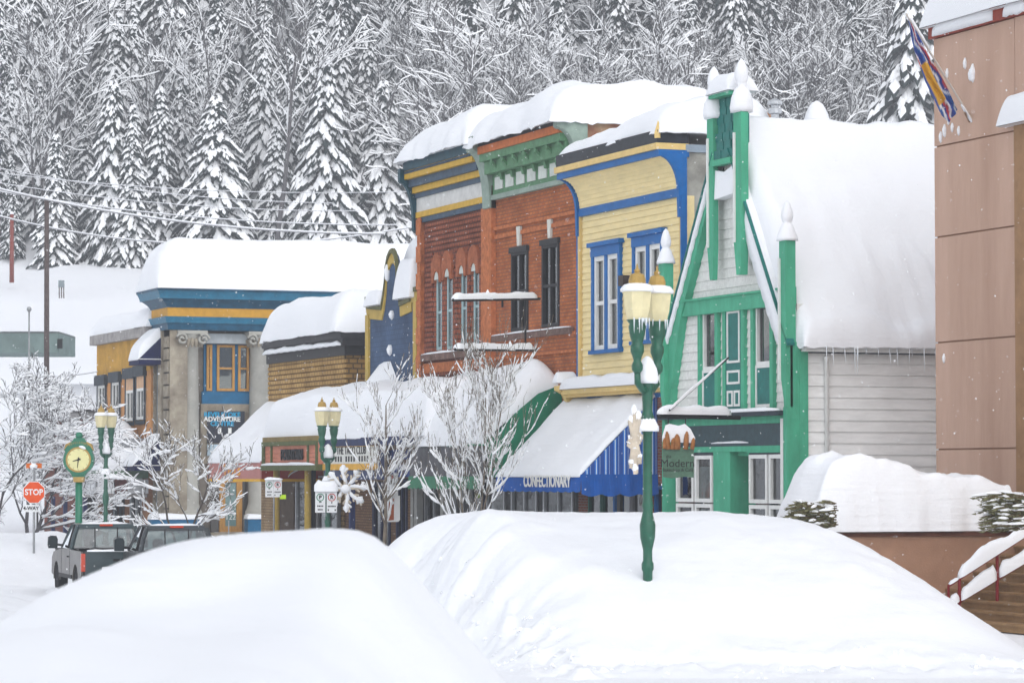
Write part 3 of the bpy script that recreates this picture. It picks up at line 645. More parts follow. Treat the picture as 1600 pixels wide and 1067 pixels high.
# striped awning
ax = 29.9; ay0, ay1 = 72.25, 78.3; za1 = Yf.z(955, 622); za0 = pX(860, 742, ax).z; zv = pX(860, 767, ax).z
AWB = mat('awning_blue', (.008, .10, .42), .75, .1, 3)
m = bpy.data.materials.new('awning_stripes'); m.use_nodes = True; t = m.node_tree; bs = t.nodes['Principled BSDF']; bs.inputs['Roughness'].default_value = .8
geo = t.nodes.new('ShaderNodeNewGeometry'); sp = t.nodes.new('ShaderNodeSeparateXYZ'); t.links.new(geo.outputs['Position'], sp.inputs[0])
mu = t.nodes.new('ShaderNodeMath'); mu.operation = 'MULTIPLY'; mu.inputs[1].default_value = 1/.26; t.links.new(sp.outputs[0], mu.inputs[0])
fr = t.nodes.new('ShaderNodeMath'); fr.operation = 'FRACT'; t.links.new(mu.outputs[0], fr.inputs[0])
r = t.nodes.new('ShaderNodeValToRGB'); r.color_ramp.interpolation = 'CONSTANT'; e = r.color_ramp.elements; e[0].color = (.006, .07, .34, 1); e[1].position = .36; e[1].color = (.008, .16, .6, 1)
for p_, c_ in ((.5, (.62, .76, .92, 1)), (.6, (.008, .16, .6, 1)), (.72, (.006, .07, .34, 1)), (.9, (.5, .66, .88, 1)), (.94, (.006, .07, .34, 1))): q = e.new(p_); q.color = c_
t.links.new(fr.outputs[0], r.inputs[0]); t.links.new(r.outputs[0], bs.inputs['Base Color'])
b = MB(); b.add([(ax, ay0, za0), (ax, ay1, za0), (32.0, ay1, za1), (32.0, ay0, za1)], [(0, 1, 2, 3)]); b.add([(ax, ay0, za0), (32.0, ay0, za1), (32.0, ay0, za0)], [(0, 2, 1)]); b.add([(ax, ay1, za0), (32.0, ay1, za1), (32.0, ay1, za0)], [(0, 1, 2)])
aw = b.build('awning', m, yel)
def valance(y0, y1, n, name='valance', par=None):
    b = MB(); rows = [[], []]
    for i in range(n+1): y = lerp(y0, y1, i/n); rows[0].append((ax-.02, y, za0+.02)); rows[1].append((ax-.05-.015*sin(i*1.3), y, zv-.03*abs(sin(i*pi/4))))
    b.grid(rows); return b.build(name, AWB, par)
valance(ay0-.02, ay1, 48, par=aw)
b = MB(); rows = [[], []]
for i in range(31): x = lerp(ax-.03, 32.0, i/30); rows[0].append((x, ay0-.02, za0+.02)); rows[1].append((x, ay0-.05-.02*sin(i*1.1), zv-.06-.07*abs(sin(i*pi/7.5))))
b.grid(rows).build('valance', AWB, aw)
tp = pX(853, 752.5, ax-.09); text('CONFECTIONARY', .43, aw, WHITE, (ax-.075, tp.y, tp.z), SR, UP, .008, sx=.88*3.85/3.1*.84, bold=.008)
b = MB(); b.box(31.96, 32.04, yy0-.1, yy1+.1, za1-.05, zl-.2); b.build('awning_box', BLUE, aw)
def za(x, y): return lerp(za0, za1, (x-ax)/(32.0-ax))+.02
snow_slab('awning_snow', aw, ax-.06, 31.98, ay0+.05, ay1-.02, za, lambda x, y: .17+.06*fbm(x, y), .2, (16, 20), .03, 1, 6, Rx=.25)
# shopfront under the awning
TEALG = mat('shop_green', (.01, .10, .07), .5, .15); CRM = mat('cream_post', (.6, .5, .33), .6, .1)
REDB = brick_mat('shop_brick', (.24, .07, .04), (.3, .1, .06), (.25, .22, .2))
wins = [(77.3, 75.9), (75.75, 74.4)]
wallX(32.0, yy0-.1, yy1+.2, 0, za1, [(76.9, 72.9, .5, 2.45), (72.7, 71.2, .02, 2.5)], .3).build('shop_wall', REDB, yel)
for a0, a1 in ((72.95, 73.9), (73.95, 74.9), (74.95, 75.9), (75.95, 76.85)):
    window(yel, 'X', 32.0, a0, a1, .52, 2.43, TEALG if a0 > 74.5 else GREYFRAME, .07, .1, inner=mat('shop_goods', (.42, .40, .37), .8, .4, 2.2, c2=(.05, .08, .08)))
window(yel, 'X', 32.1, 71.25, 72.65, .05, 2.45, BLUE, .1, .1, inner=DARK)
b = MB(); b.box(31.9, 32.0, 72.7, 72.92, 0, 2.6); b.build('post', CRM, yel)
b = MB(); b.box(31.92, 32.0, 74.86, 74.98, 0, 2.6); b.build('post', BLUE, yel)
# ================================================================== two brick shops
BR1 = brick_mat('dark_red_brick', (.33, .10, .055), (.40, .125, .065), (.13, .06, .05), .22, .155, mort=.02)
BR2 = brick_mat('orange_red_brick', (.56, .185, .065), (.46, .125, .04), (.32, .13, .075), .24, .1, mort=.016, bump=.9)
ORB = mat('orange_brick_trim', (.52, .17, .065), .85, .2, 6, bump=.3, bscale=18)
STONE = mat('dark_sill_stone', (.19, .12, .10), .85, .25, 4); CORN_G = mat('grey_green_paint', (.28, .36, .31), .6, .12, 4)
CORN_GR = mat('cornice_green', (.115, .26, .14), .6, .15, 4); CORN_OR = mat('cornice_orange', (.55, .16, .05), .7, .12, 5)
MUST = mat('mustard_paint', (.62, .38, .05), .6, .1, 4); SLATE = mat('slate_blue_paint', (.06, .10, .15), .6, .15, 4); PANE_W = mat('pale_panel', (.62, .66, .62), .6, .1)
B = FX(32.0); by0, bym, by1 = B.y(905)+.16, B.y(768), B.y(656)
# --- right-hand shop, green cornice
br = thing('brick_shop', 'orange brick shop with green bracketed cornice and two dark windows', 'building', (34, (by0+bym)/2, 0))
bw_ = [rectX(B, 799, 825, 393, 517), rectX(B, 847, 873.5, 381, 511)]
ztw = B.z(835, 292)
wallX(32.02, by0, bym, 3.2, ztw+.6, bw_, .35).build('wall', BR2, br)
DKW = mat('dark_window_frame', (.025, .025, .028), .55, .2)
for q in bw_:
    window(br, 'X', 32.0, q[0], q[1], q[2], q[3], DKW, .1, .12, bars_v=(.5,), bars_z=(.5,), inner=mat('window_room', (.06, .07, .07)), blind=(mat('grey_curtain', (.42, .42, .44), .8, .3, 3), .05, .95, .5, 1), wgap=.1)
    b = MB(); b.box(31.93, 32.1, q[0]-.05, q[1]+.05, q[3]-.02, q[3]+.14); b.build('lintel', DKW, br)
    c = (q[0]+q[1])/2; b = MB(); b.prism([(31.95, c-.09, q[3]+.16), (31.95, c+.09, q[3]+.16), (31.95, c+.15, q[3]+.72), (31.95, c-.15, q[3]+.72)], (.12, 0, 0)); b.build('keystone', mat('keystone_white', (.7, .68, .62), .7, .1), br)
zs = B.z(835, 517)
b = MB(); b.box(31.88, 32.05, by0+.25, bym-.25, zs-.2, zs-.02); b.build('sill', STONE, br)
b = MB(); snow_strip(b, [(31.92, lerp(by0+.3, bym-.3, t/10), zs-.02) for t in range(11)], .14, .05); b.build('sill_snow', SNOW, br, smooth=True)
for pz, h, o in ((348, .1, .08), (362, .12, .05), (530, .1, .06), (556, .08, .05)):
    z = B.z(835, pz); b = MB(); b.box(32.02-o, 32.06, by0+.02, bym-.3, z, z+h); b.build('string_course', ORB, br)
b = MB(); b.box(31.88, 32.06, bym-.3, bym+.28, 3.2, ztw+.3); b.build('pilaster', ORB, br)
zc = B.z(820, 296); zd = B.z(820, 250)
b = MB(); b.box(31.86, 32.1, by0, bym-.3, zc-.12, zc+.02); b.build('cornice_base', CORN_G, br)
b = MB(); b.box(31.92, 32.1, by0, bym-.3, zc+.02, zc+.62); b.build('frieze', CORN_GR, br)
npan = 7
for k in range(npan):
    a = lerp(by0+.12, bym-.42, k/npan); wv = (bym-by0-.54)/npan
    piece('frieze_panel', PANE_W, br, 31.89, 31.925, a+.12, a+wv-.12, zc+.16, zc+.52)
    b = MB(); yb = a+wv*.02
    b.prism([(31.92, yb, zc+.6), (31.52, yb, zc+.98), (31.52, yb, zc+.86), (31.6, yb, zc+.8), (31.68, yb, zc+.68), (31.8, yb, zc+.6), (31.84, yb, zc+.42), (31.92, yb, zc+.4)], (0, .16, 0)); b.build('cornice_bracket', CORN_GR, br)
b = MB(); b.box(31.5, 32.1, by0, bym-.3, zc+.98, zc+1.2); b.box(31.66, 32.1, by0, bym-.3, zc+.62, zc+.98); b.build('cornice_shelf', CORN_GR, br)
b = MB(); b.box(31.44, 32.1, by0, bym-.3, zc+1.2, zc+1.42); b.build('cornice_top', CORN_OR, br)
b = MB(); b.box(31.47, 32.1, by0, bym-.3, zc+1.42, zc+1.62); b.build('gutter', DKW, br)
def scroll(par, ya, yb_, z0, z1, m, xw=31.9, xo=31.36):
    b = MB(); pts = [(xw, z0), (xw-.08, z0+.02)]
    for i in range(9): t = i/8; a = t*pi/2; pts.append((xw-.08-(xw-.08-xo)*(1-cos(a)), lerp(z0+.15, z1-.45, sin(a))))
    pts += [(xo-.06, z1-.4), (xo-.06, z1), (xw+.3, z1), (xw+.3, z0)]
    b.prism([(x, ya, z) for x, z in pts], (0, yb_-ya, 0)); return b.build('cornice_end_bracket', m, par)
scroll(br, bym-.3, bym+.3, zc-.35, zc+1.75, CORN_G)
scroll(br, by0-.3, by0, zc+.45, zc+1.75, CORN_G, xo=31.36)
b = MB(); b.box(31.95, 38, by0-.1, by0+.1, zc+.6, zc+2.0); b.build('parapet_return', mat('patchy_parapet', (.42, .33, .2), .85, .3, 1.2, c2=(.25, .06, .04)), br)
b = MB(); b.box(32.1, 36.4, by0, bym, ztw, ztw+.5); b.build('roof', GREYW, br)
# --- left-hand shop, arched windows
bl = thing('brick_shop', 'dark red ribbed brick shop with four narrow arched windows', 'building', (34, (bym+by1)/2, 0))
ar = []
for a, c, t_, b_ in ((679, 688.5, 429, 547), (695.5, 705, 424, 546), (718, 727.5, 419, 544), (737, 746.5, 415, 542)): ar.append(rectX(B, a, c, t_, b_))
ztl = B.z(710, 333)
wallX(32.04, bym+.28, by1, 3.2, ztl+.5, ar, .4).build('wall', BR1, bl)
TEALF = mat('pale_teal_frame', (.36, .50, .52), .5, .1)
for q in ar:
    window(bl, 'X', 32.02, q[0], q[1], q[2], q[3]-.0, TEALF, .1, .14, bars_z=(.5,), inner=mat('window_room', (.06, .07, .07)), out=-.04)
    c, hw = (q[0]+q[1])/2, (q[1]-q[0])/2+.16; b = MB(); o = []; i_ = []
    for k in range(11): a = pi*k/10; o.append((31.93, c+cos(a)*hw, q[3]+.1+sin(a)*hw*1.0+.1)); i_.append((31.93, c+cos(a)*(hw-.2), q[3]-.12+sin(a)*(hw-.2)*.9))
    b.prism([(31.93, c+hw, q[3]-.25)]+o+[(31.93, c-hw, q[3]-.25), (31.93, c-hw+.17, q[3]-.25)]+i_[::-1]+[(31.93, c+hw-.17, q[3]-.25)], (.14, 0, 0)); b.build('arch', mat('arch_brick', (.38, .12, .055), .85, .2, 6, bump=.3, bscale=18), bl)
    b = MB(); b.prism([(31.97, c+cos(pi*k/8)*(hw-.17), q[3]-.16+sin(pi*k/8)*(hw-.17)) for k in range(9)], (.05, 0, 0)); b.build('arch_head', PANE_W, bl)
n = 0; z = 3.3                                       # ribbed courses stand proud of the raked joints
courses = MB()
while z < ztl-.1:
    for s0, s1 in split_rows(bym+.75, by1-.5, z, z+.155, [(q[0]-.2, q[1]+.2, q[2]-.1, q[3]+.65) for q in ar]): courses.box(31.985, 32.05, s0, s1, z, z+.1)
    z += .155
stuff(courses.build('brick_courses', BR1, bl))
b = MB(); b.box(31.9, 32.06, by1-.3, by1, 3.2, ztl+.2); b.build('pilaster', ORB, bl)
for k in range(9):
    z = 3.4+k*.85; piece('quoin', ORB, bl, 31.86, 31.9, by1-.42, by1, z, z+.5)
b = MB(); b.box(31.93, 32.06, bym+.28, bym+.7, 3.2, ztl+.2); b.build('pilaster', ORB, bl)
zs = B.z(700, 550); b = MB(); b.box(31.84, 32.05, B.y(750), B.y(664), zs-.22, zs-.02); b.build('sill', STONE, bl)
b = MB(); snow_strip(b, [(31.9, lerp(B.y(750), B.y(664), t/8), zs-.02) for t in range(9)], .14, .06); b.build('sill_snow', SNOW, bl, smooth=True)
z = B.z(700, 565); b = MB(); b.box(31.94, 32.06, bym+.7, by1-.3, z-.3, z); b.build('string_course', ORB, bl)
z0 = B.z(705, 338); ya, yb_ = bym+.32, by1+.08
lay = [(.0, .16, .08, SLATE, 'cornice_moulding'), (.16, .34, .12, MUST, 'cornice_stripe'), (.34, .78, .09, mat('frieze_white', (.66, .66, .64), .6, .1), 'frieze'), (.78, .93, .16, SLATE, 'cornice_moulding'), (.93, 1.12, .24, MUST, 'cornice_stripe'), (1.12, 1.36, .36, SLATE, 'cornice_moulding'), (1.36, 1.62, .5, MUST, 'cornice_stripe'), (1.62, 1.95, .54, mat('teal_gutter', (.015, .07, .10), .5, .2), 'gutter')]
for a, c, o, m_, nm in lay:
    b = MB(); b.box(32.0-o, 32.1, ya, yb_, z0+a, z0+c-.002); b.build(nm, m_, bl)
b = MB()
for k in range(46): y = lerp(ya, yb_, k/46); b.box(32-.53, 32-.5, y+.02, y+.09, z0+1.52, z0+1.6)
stuff(b.build('dentils', SLATE, bl))
scroll(bl, yb_, yb_+.2, z0-.25, z0+1.7, mat('teal_gutter', (.015, .07, .10)), xo=31.42)
b = MB(); b.box(32.1, 37.4, bym, by1, ztl+.1, ztl+.9); b.build('roof', GREYW, bl)
# far gable wall that the roof snow rests on, and the snow over both shops
zr0, zr1 = z0+1.95, zc+1.62
def Tb1(x, y):
    return (1.12+.10*fbm(x*.4, y*.5, 2))*(.85+.18*sstep(by1, bym, y))
def zb1(x, y): return lerp(zr1, zr0, sstep(by0, by1, y)) if False else zr0
snow_slab('roof_snow', bl, 31.2, 37.5, bym+.05, by1+.2, zr0, lambda x, y: Tb1(x, y)+.2*sstep(31, 35, x), 1.0, (24, 24), .08, .6, 7, Rx=1.15, sag=.12, lump=.12)
snow_slab('roof_snow', br, 31.2, 36.5, by0-.45, bym+.35, zr1-.02, lambda x, y: .85+.2*sstep(31, 35, x)+.12*fbm(x*.4, y*.3, 6)+.18*exp_(-((y-by0-1.2)/1.6)**2), .6, (24, 24), .08, .6, 8, Rx=1.0, sag=.18, lump=.16)
# ================================================================== false-front shop in blue
Lb = FX(32.0); ly0, ly1 = Lb.y(654.5), Lb.y(575)
blu = thing('false_front_shop', 'slate blue false-front shop with curved yellow-edged parapet', 'building', (34, (ly0+ly1)/2, 0))
BLUW = brick_mat('blue_painted_brick', (.075, .12, .21), (.085, .135, .23), (.06, .095, .17), .22, .16, bump=.35)
prof = [(575, 466), (577, 478), (599, 480), (602, 465), (605, 440), (606, 420), (609, 403), (613, 393), (617, 390), (620, 395), (622.5, 408), (623.5, 430), (624, 444), (627, 446), (628, 474), (645, 466), (646, 452), (654.5, 450)]
P = [(31.9, Lb.y(x, y), Lb.z(x, y)) for x, y in prof]
OLV = mat('olive_coping', (.14, .14, .06), .6, .15); MY = mat('mustard_edge', (.52, .36, .08), .6, .1)
cen = Vector((0, 0, 0))
b = MB(); b.prism([(31.98, p[1], p[2]-.12) for p in P]+[(31.98, ly0, 3), (31.98, ly1, 3)], (.1, 0, 0)); b.build('wall', BLUW, blu)
def band(name, m_, x, o0, o1, d):
    for (a, c) in zip(P, P[1:]):
        if (Vector(a)-Vector(c)).length < .02: continue
        bb.prism([(x, a[1], a[2]-o0), (x, c[1], c[2]-o0), (x, c[1], c[2]-o1), (x, a[1], a[2]-o1)], (d, 0, 0))
bb = MB(); band('c', OLV, 31.88, -.04, .1, .12); bb.build('coping', OLV, blu)
bb = MB(); band('c', MY, 31.93, .1, .42, .06)
for x0, x1, y in ((599, 606.5, 0), (623.5, 628.5, 0)): pass
b2 = bb
b2.box(31.9, 32.07, ly1-.28, ly1+.02, 3, P[1][2]-.3); b2.box(31.9, 32.07, ly0-.02, ly0+.3, 3, P[-1][2]-.3); b2.build('edge_trim', MY, blu)
for x, y, h in ((608, 440, .55), (615, 500, .3), (612, 556, .35)):
    p = Lb.p(x, y); bb = MB(); bb.lathe((31.94, p.y, p.z), [(.01, 0), (.09, .08), (.12, h*.6), (.05, h)], 6); bb.build('stuck_snow', SNOWR, blu, smooth=True)
b = MB(); b.box(32.1, 38, ly0, ly1, 3, Lb.z(600, 500)); b.build('roof', GREYW, blu)
zb_ = Lb.z(610, 470)
snow_slab('roof_snow', blu, 32.15, 38, ly0-.05, ly1+.1, zb_-1.2, lambda x, y: 1.6+1.6*exp_(-((y-lerp(ly0, ly1, .42))/1.25)**2)*sstep(38, 33, x), .5, (16, 26), .06, .8, 9)
for (f0, f1, pz) in ((.05, .36, 466), (.68, .97, 478)):
    snow_slab('coping_snow', blu, 31.75, 32.35, lerp(ly0, ly1, f0), lerp(ly0, ly1, f1), Lb.z(640 if f0 < .5 else 588, pz), 1.3 if f0 < .5 else .5, .25, (3, 5), .04, 1.2, 3)
# ================================================================== low tan-brick cafe
cy0, cy1 = B.y(541), B.y(420); cx1 = 32.0
caf = thing('brick_cafe', 'low tan-brick cafe with red awning and black parapet', 'building', (34, (cy0+cy1)/2, 0))
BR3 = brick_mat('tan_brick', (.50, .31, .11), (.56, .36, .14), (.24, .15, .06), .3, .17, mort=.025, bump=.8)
ztc = B.z(480, 562)
wallX(32.0, cy0, cy1, 0, ztc, [], .3).build('wall', BR3, caf)
c_ = MB(); z = 3.6
while z < ztc-.12: c_.box(31.965, 32.01, cy0, cy1, z, z+.115); z += .17
stuff(c_.build('brick_courses', BR3, caf))
wallY(cy0-.002, 32.0, 38, 0, ztc).build('side_wall', brick_mat('tan_brick_shaded_side', (.30, .17, .045), (.36, .21, .06), (.11, .07, .03), .3, .17, mort=.025, bump=.8), caf)  # same tan brick, the end wall's weaker light put into darker colours
zp = ztc; b = MB(); b.box(31.9, 38, cy0-.12, cy1, zp, zp+.32); b.build('parapet', BLACK, caf)
b = MB(); b.box(31.72, 38, cy0-.25, cy1, zp+.55, zp+.85); b.box(31.8, 38, cy0-.2, cy1, zp+.32, zp+.55); b.build('parapet_cap', mat('black_cap', (.03, .03, .035), .5, .2), caf)
b = MB(); snow_strip(b, [(31.8, lerp(cy0, cy1, t/24), zp+.32+.02*(t % 2)) for t in range(25)], .2, .16); b.build('parapet_snow', SNOWR, caf, smooth=True)
snow_slab('roof_snow', caf, 31.6, 40, cy0-.3, cy1+.02, zp+.85, lambda x, y: 1.35+.1*fbm(x*.4, y*.4), .75, (18, 22), .06, .6, 10, Rx=.8, sag=.1, lump=.1)
# red awning around the cafe corner
RED = mat('red_awning', (.30, .028, .012), .7, .12, 3); PINK = mat('faded_red_awning', (.50, .22, .20), .7, .08, 2); YLW = mat('yellow_piping', (.75, .42, .02), .6, .05)
wx = 29.8; wy0, wy1 = pX(408, 725, wx).y, pX(325, 725, wx).y
zt1, zv0 = pX(370, 721, wx).z, pX(370, 748, wx).z; zw = B.z(415, 638)
b = MB(); b.add([(wx, wy0, zt1), (wx, wy1, zt1), (32, wy1, zw), (32, wy0, zw)], [(0, 1, 2, 3)]); aw = b.build('awning', RED, caf)
b = MB(); b.add([(wx, wy0, zt1), (32, wy0, zw), (32, wy0, zv0), (wx, wy0, zv0)], [(0, 3, 2, 1)]); b.build('awning_end', RED, aw); b = MB(); b.add([(wx, wy1, zt1), (32, wy1, zw), (32, wy1, zv0), (wx, wy1, zv0)], [(0, 1, 2, 3)]); b.build('awning_end', RED, aw)
b = MB(); b.box(wx-.02, wx+.02, wy0-.01, wy1, zv0, zt1); b.build('valance', PINK, aw)
b = MB(); b.box(wx-.04, wx+.02, wy0-.03, wy1, zv0-.09, zv0); b.box(wx+.02, 32, wy0-.03, wy0+.03, zv0-.09, zv0); b.build('awning_piping', YLW, aw)
tp = pX(362, 735, wx-.03); text("Tim's", .55, aw, mat('orange_letters', (.8, .38, .06), .6, .05), (wx-.035, tp.y, tp.z), SR, UP, .008, sx=1.9)
tp = (30.9, wy0-.03, zv0+.42)
b = MB(); n = 10; lo = [(lerp(30.75, 31.7, k/n), wy0-.025, zv0+.12+.42*(k/n)**.6) for k in range(n+1)]; hi = [(x, y, z+.03+.1*(k/n)) for k, (x, y, z) in enumerate(lo)]; b.grid([lo, hi]); b.build('awning_swoosh', YLW, aw)
b = MB(); lo2 = [(x, y-.002, z-.07) for x, y, z in lo]; hi2 = [(x, y-.002, z-.02) for x, y, z in lo]; b.grid([lo2, hi2]); b.build('awning_swoosh', WHITE, aw)
snow_slab('awning_snow', aw, wx-.05, 32.1, wy0+.02, wy1-.03, lambda x, y: lerp(zt1, zw, (x-wx)/(32-wx))+.01, .3, .3, (14, 16), .06, .8, 11, Rx=.35)
# shopfront of the cafe
LB = brick_mat('pale_brick_pier', (.52, .36, .20), (.58, .42, .25), (.3, .2, .12), .22, .1)
yA, yB = cy0+.2, cy1-.3
b = MB(); b.box(31.7, 32, B.y(440), B.y(420)-.1, 0, 3.2); b.build('pier', LB, caf)
b = MB(); b.box(31.8, 32, B.y(468), B.y(440), 0, 3.2); b.build('panel', mat('brown_panel', (.10, .065, .04), .7, .2), caf)
window(caf, 'X', 31.85, B.y(535), B.y(503), .3, 2.7, GREYFRAME, .08, .1, bars_v=(.5,))
window(caf, 'X', 31.85, B.y(500), B.y(469), .1, 2.9, mat('aluminium', (.5, .52, .55), .4, .1, metal=.4), .1, .1, bars_v=(.45,))
# ================================================================== covered walk with the thick snow, shop signs
kx = 29.55; ky0, ky1 = pX(640, 690, kx).y, pX(409, 690, kx).y
can = thing('sidewalk_canopy', 'flat canopy on yellow posts carrying a deep slab of snow', 'canopy', (30.8, (ky0+ky1)/2, 0))
zk = pX(410, 689, kx).z
OLIVE = mat('olive_timber', (.11, .13, .05), .7, .15, 5); SALM = mat('salmon_boards', (.60, .23, .15), .7, .12, 4, stretch=(1, .4, 3))
b = MB(); b.box(kx+.05, 32, ky0, ky1, zk-.25, zk); b.build('deck', mat('navy_fascia', (.03, .045, .12), .6, .2), can)
def Tk(x, y): return lerp(1.35, 1.8, sstep(29.5, 31.6, x)) + .12*fbm(x*.6, y*.35, 3)
snow_slab('canopy_snow', can, kx+.06, 31.97, ky0-1.2, ky1+.1, zk, Tk, .38, (18, 40), .06, .6, 12, Rx=.4, sag=.03, lump=.08)
b = MB(); p0 = Lb.p(607, 556); n = 14
rows = []
for i in range(n+1):
    y = lerp(ly0+.3, ly1-.05, i/n); h = .95*exp_(-((y-p0.y)/.95)**2)*(1+.25*fbm(y*3, 2)); rows.append([(30.9, y, zk+1.4), (31.4, y, zk+1.5+h*.45), (31.8, y, zk+1.55+h*.95), (31.96, y, zk+1.6+h)])
b.grid([r[::-1] for r in rows]); b.build('slid_snow', SNOWR, can, smooth=True)
for px in (432, 481): 
    q = pX(px, 780, kx+.25); b = MB(); b.tube([(q.x, q.y, 0), (q.x, q.y, zk-.25)], .11, 10); b.build('post', MY, can, smooth=True)
q = pX(488, 780, kx+.5); b = MB(); b.box(q.x-.09, q.x+.09, q.y-.1, q.y+.1, 0, zk-.25); b.build('post', BLACK, can)
q = pX(550, 780, kx+.3); b = MB(); b.box(q.x-.08, q.x+.08, q.y-.08, q.y+.08, 0, zk-.25); b.build('post', NAVY, can)
# timber signboard
sgx = kx-.06; sy0, sy1 = pX(497, 710, sgx).y, pX(411, 710, sgx).y; zz0, zz1 = pX(450, 735, sgx).z, pX(450, 682, sgx).z
sg = thing('timber_signboard', 'salmon plank signboard framed in olive timber under the canopy snow', 'sign', (sgx, (sy0+sy1)/2, zz0))
pl = 5
for k in range(pl): piece('plank', SALM, sg, sgx+.02, sgx+.1+.006*(k % 2), sy0+.1, sy1-.1, lerp(zz0+.15, zz1-.28, k/pl)+.008, lerp(zz0+.15, zz1-.28, (k+1)/pl))
for a, c, d, e, o in ((sy0, sy1, zz0, zz0+.17, .1), (sy0, sy1, zz1-.3, zz1-.16, .06), (sy0, sy0+.16, zz0+.17, zz1-.3, .05), (sy1-.2, sy1, zz0+.17, zz1-.3, .05), (sy0+1.0, sy0+1.12, zz0+.17, zz1-.3, .03), (sy1-1.05, sy1-.93, zz0+.17, zz1-.3, .03)):
    b = MB(); b.box(sgx-o, sgx+.16, a, c, d, e); b.build('frame_timber', OLIVE, sg)
b = MB(); b.box(sgx-.02, sgx+.2, sy0+.1, sy1, zz1-.16, zz1); b.build('top_board', mat('ochre_board', (.26, .19, .07), .7, .2, 2), sg)
b = MB(); b.box(sgx+.0, sgx+1.4, sy0-.02, sy0+.06, zz0+.2, zz1-.2); b.build('end_panel', SALM, sg)
tp = pX(456, 711, sgx-.05); text('FOUNTAIN', .48, sg, BLACK, (sgx-.04, tp.y+.05, tp.z), SR, UP, .025, bold=.012, sx=.98)
b = MB(); snow_strip(b, [(sgx-.07, lerp(sy0+.2, sy1-.1, t/14), zz0+.17) for t in range(15)], .12, .09); b.build('sign_snow', SNOWR, sg, smooth=True)
# white signboard further right
tsx = kx+.15; ty0, ty1 = pX(592, 715, tsx).y, pX(506, 715, tsx).y; tz0, tz1 = pX(550, 733, tsx).z, pX(550, 689, tsx).z
tg = thing('shop_signboard', 'white shop signboard with yellow borders on a slate blue fascia', 'sign', (tsx, (ty0+ty1)/2, tz0))
b = MB(); b.box(tsx, tsx+.12, ty0-.2, ty1, tz0-.32, tz1+.28); b.build('fascia', mat('slate_fascia', (.07, .085, .17), .7, .15), tg)
b = MB(); b.box(tsx-.04, tsx, ty0, ty1-.1, tz0, tz1); b.build('board', mat('cream_board', (.72, .72, .68), .6, .06), tg)
for z_ in (tz0-.02, tz1-.17): b = MB(); b.box(tsx-.07, tsx-.04, ty0, ty1-.08, z_, z_+.19); b.build('border', mat('yellow_border', (.72, .40, .06), .6, .1), tg)
tp = pX(548, 705, tsx-.06); text('THE TACO CLUB', .36, tg, BLACK, (tsx-.05, tp.y, tp.z+.02), SR, UP, .006, sx=1.05)
tp = pX(548, 717, tsx-.06); b = MB(); random.seed(4)
for k in range(13):
    if k not in (3, 8): b.box(tsx-.05, tsx-.042, tp.y+1.6-k*.26, tp.y+1.6-k*.26-.13, tp.z-.08, tp.z+.09)
stuff(b.build('small_lettering', BLACK, tg))
# blue-front shop windows below
nv = mat('navy_front', (.012, .022, .085), .5, .2)
wallX(31.98, ly0-.1, cy0, 0, zk-.25, [(B.y(640)+.1, B.y(622), .4, 2.6), (B.y(612), B.y(585), .1, 2.5)], .3).build('shop_wall', brick_mat('brown_brick', (.28, .16, .09), (.34, .2, .11), (.16, .1, .06), .22, .09), blu)
window(blu, 'X', 31.95, B.y(640)+.1, B.y(622), .4, 2.6, nv, .1, .1, bars_v=(.5,))
window(blu, 'X', 31.95, B.y(612), B.y(585), .1, 2.5, nv, .14, .1, bars_v=(.5,))
ux0, ux1 = pX(660, 690, 30.2).y, pX(598, 690, 30.2).y
b = MB(); b.box(30.0, 30.3, ux0, ux1, pX(630, 745, 30.2).z, pX(630, 681, 30.2).z); o = b.build('upper_fascia', mat('royal_fascia', (.012, .035, .16), .5, .15), blu)
window(blu, 'X', 29.98, ux0+.2, ux1-.9, pX(630, 726, 30).z, pX(630, 694, 30).z, mat('brown_frame', (.12, .09, .07), .6, .1), .16, .05, inner=mat('teal_inner', (.05, .09, .11)), name='fascia_panel', out=.03)
# green awning of the brick shops
gx = 29.75; ga0, ga1 = 78.75, pX(640, 740, gx).y; gt, gf, gv = B.z(880, 606), pX(720, 697, gx).z, pX(700, 745, gx).z
GRN = mat('awning_green', (.012, .20, .105), .75, .12, 3)
b = MB(); b.add([(gx, ga0, gf), (gx, ga1, gf), (32, ga1, gt), (32, ga0, gt)], [(0, 1, 2, 3)])
ga = b.build('awning', GRN, br)
b = MB(); b.prism([(gx, ga0, gf), (30.6, ga0, lerp(gf, gt, .55)), (31.3, ga0, lerp(gf, gt, .9)), (32, ga0, gt+.1), (32, ga0, gf-.9), (gx, ga0, gv)], (0, .04, 0)); b.build('awning_end', GRN, ga)
b = MB(); b.box(gx, gx+.06, ga0, ga1, gv, gf); b.build('sign_fascia', mat('grey_fascia', (.12, .12, .13), .7, .3, 3), ga)
b = MB(); rows = [[], []]
for i in range(61): y = lerp(ga0, ga1, i/60); rows[0].append((gx-.03, y, gv+.02)); rows[1].append((gx-.07, y, gv-.3-.06*abs(sin(i*pi/3)))); 
b.grid(rows).build('valance', mat('pale_green_valance', (.06, .22, .13), .75, .1), ga)
def zga(x, y): return lerp(gf, gt, max(0, (x-gx)/(32-gx))**.8)+.02
snow_slab('awning_snow', ga, gx-.02, 31.95, ga0+.35, ga1+.6, zga, lambda x, y: .95+.12*fbm(x*.6, y*.4, 2)+.15*sstep(84, 79, y)*sstep(30.5, 31.5, x), .7, (18, 40), .06, .6, 13, Rx=.55, lump=.14)
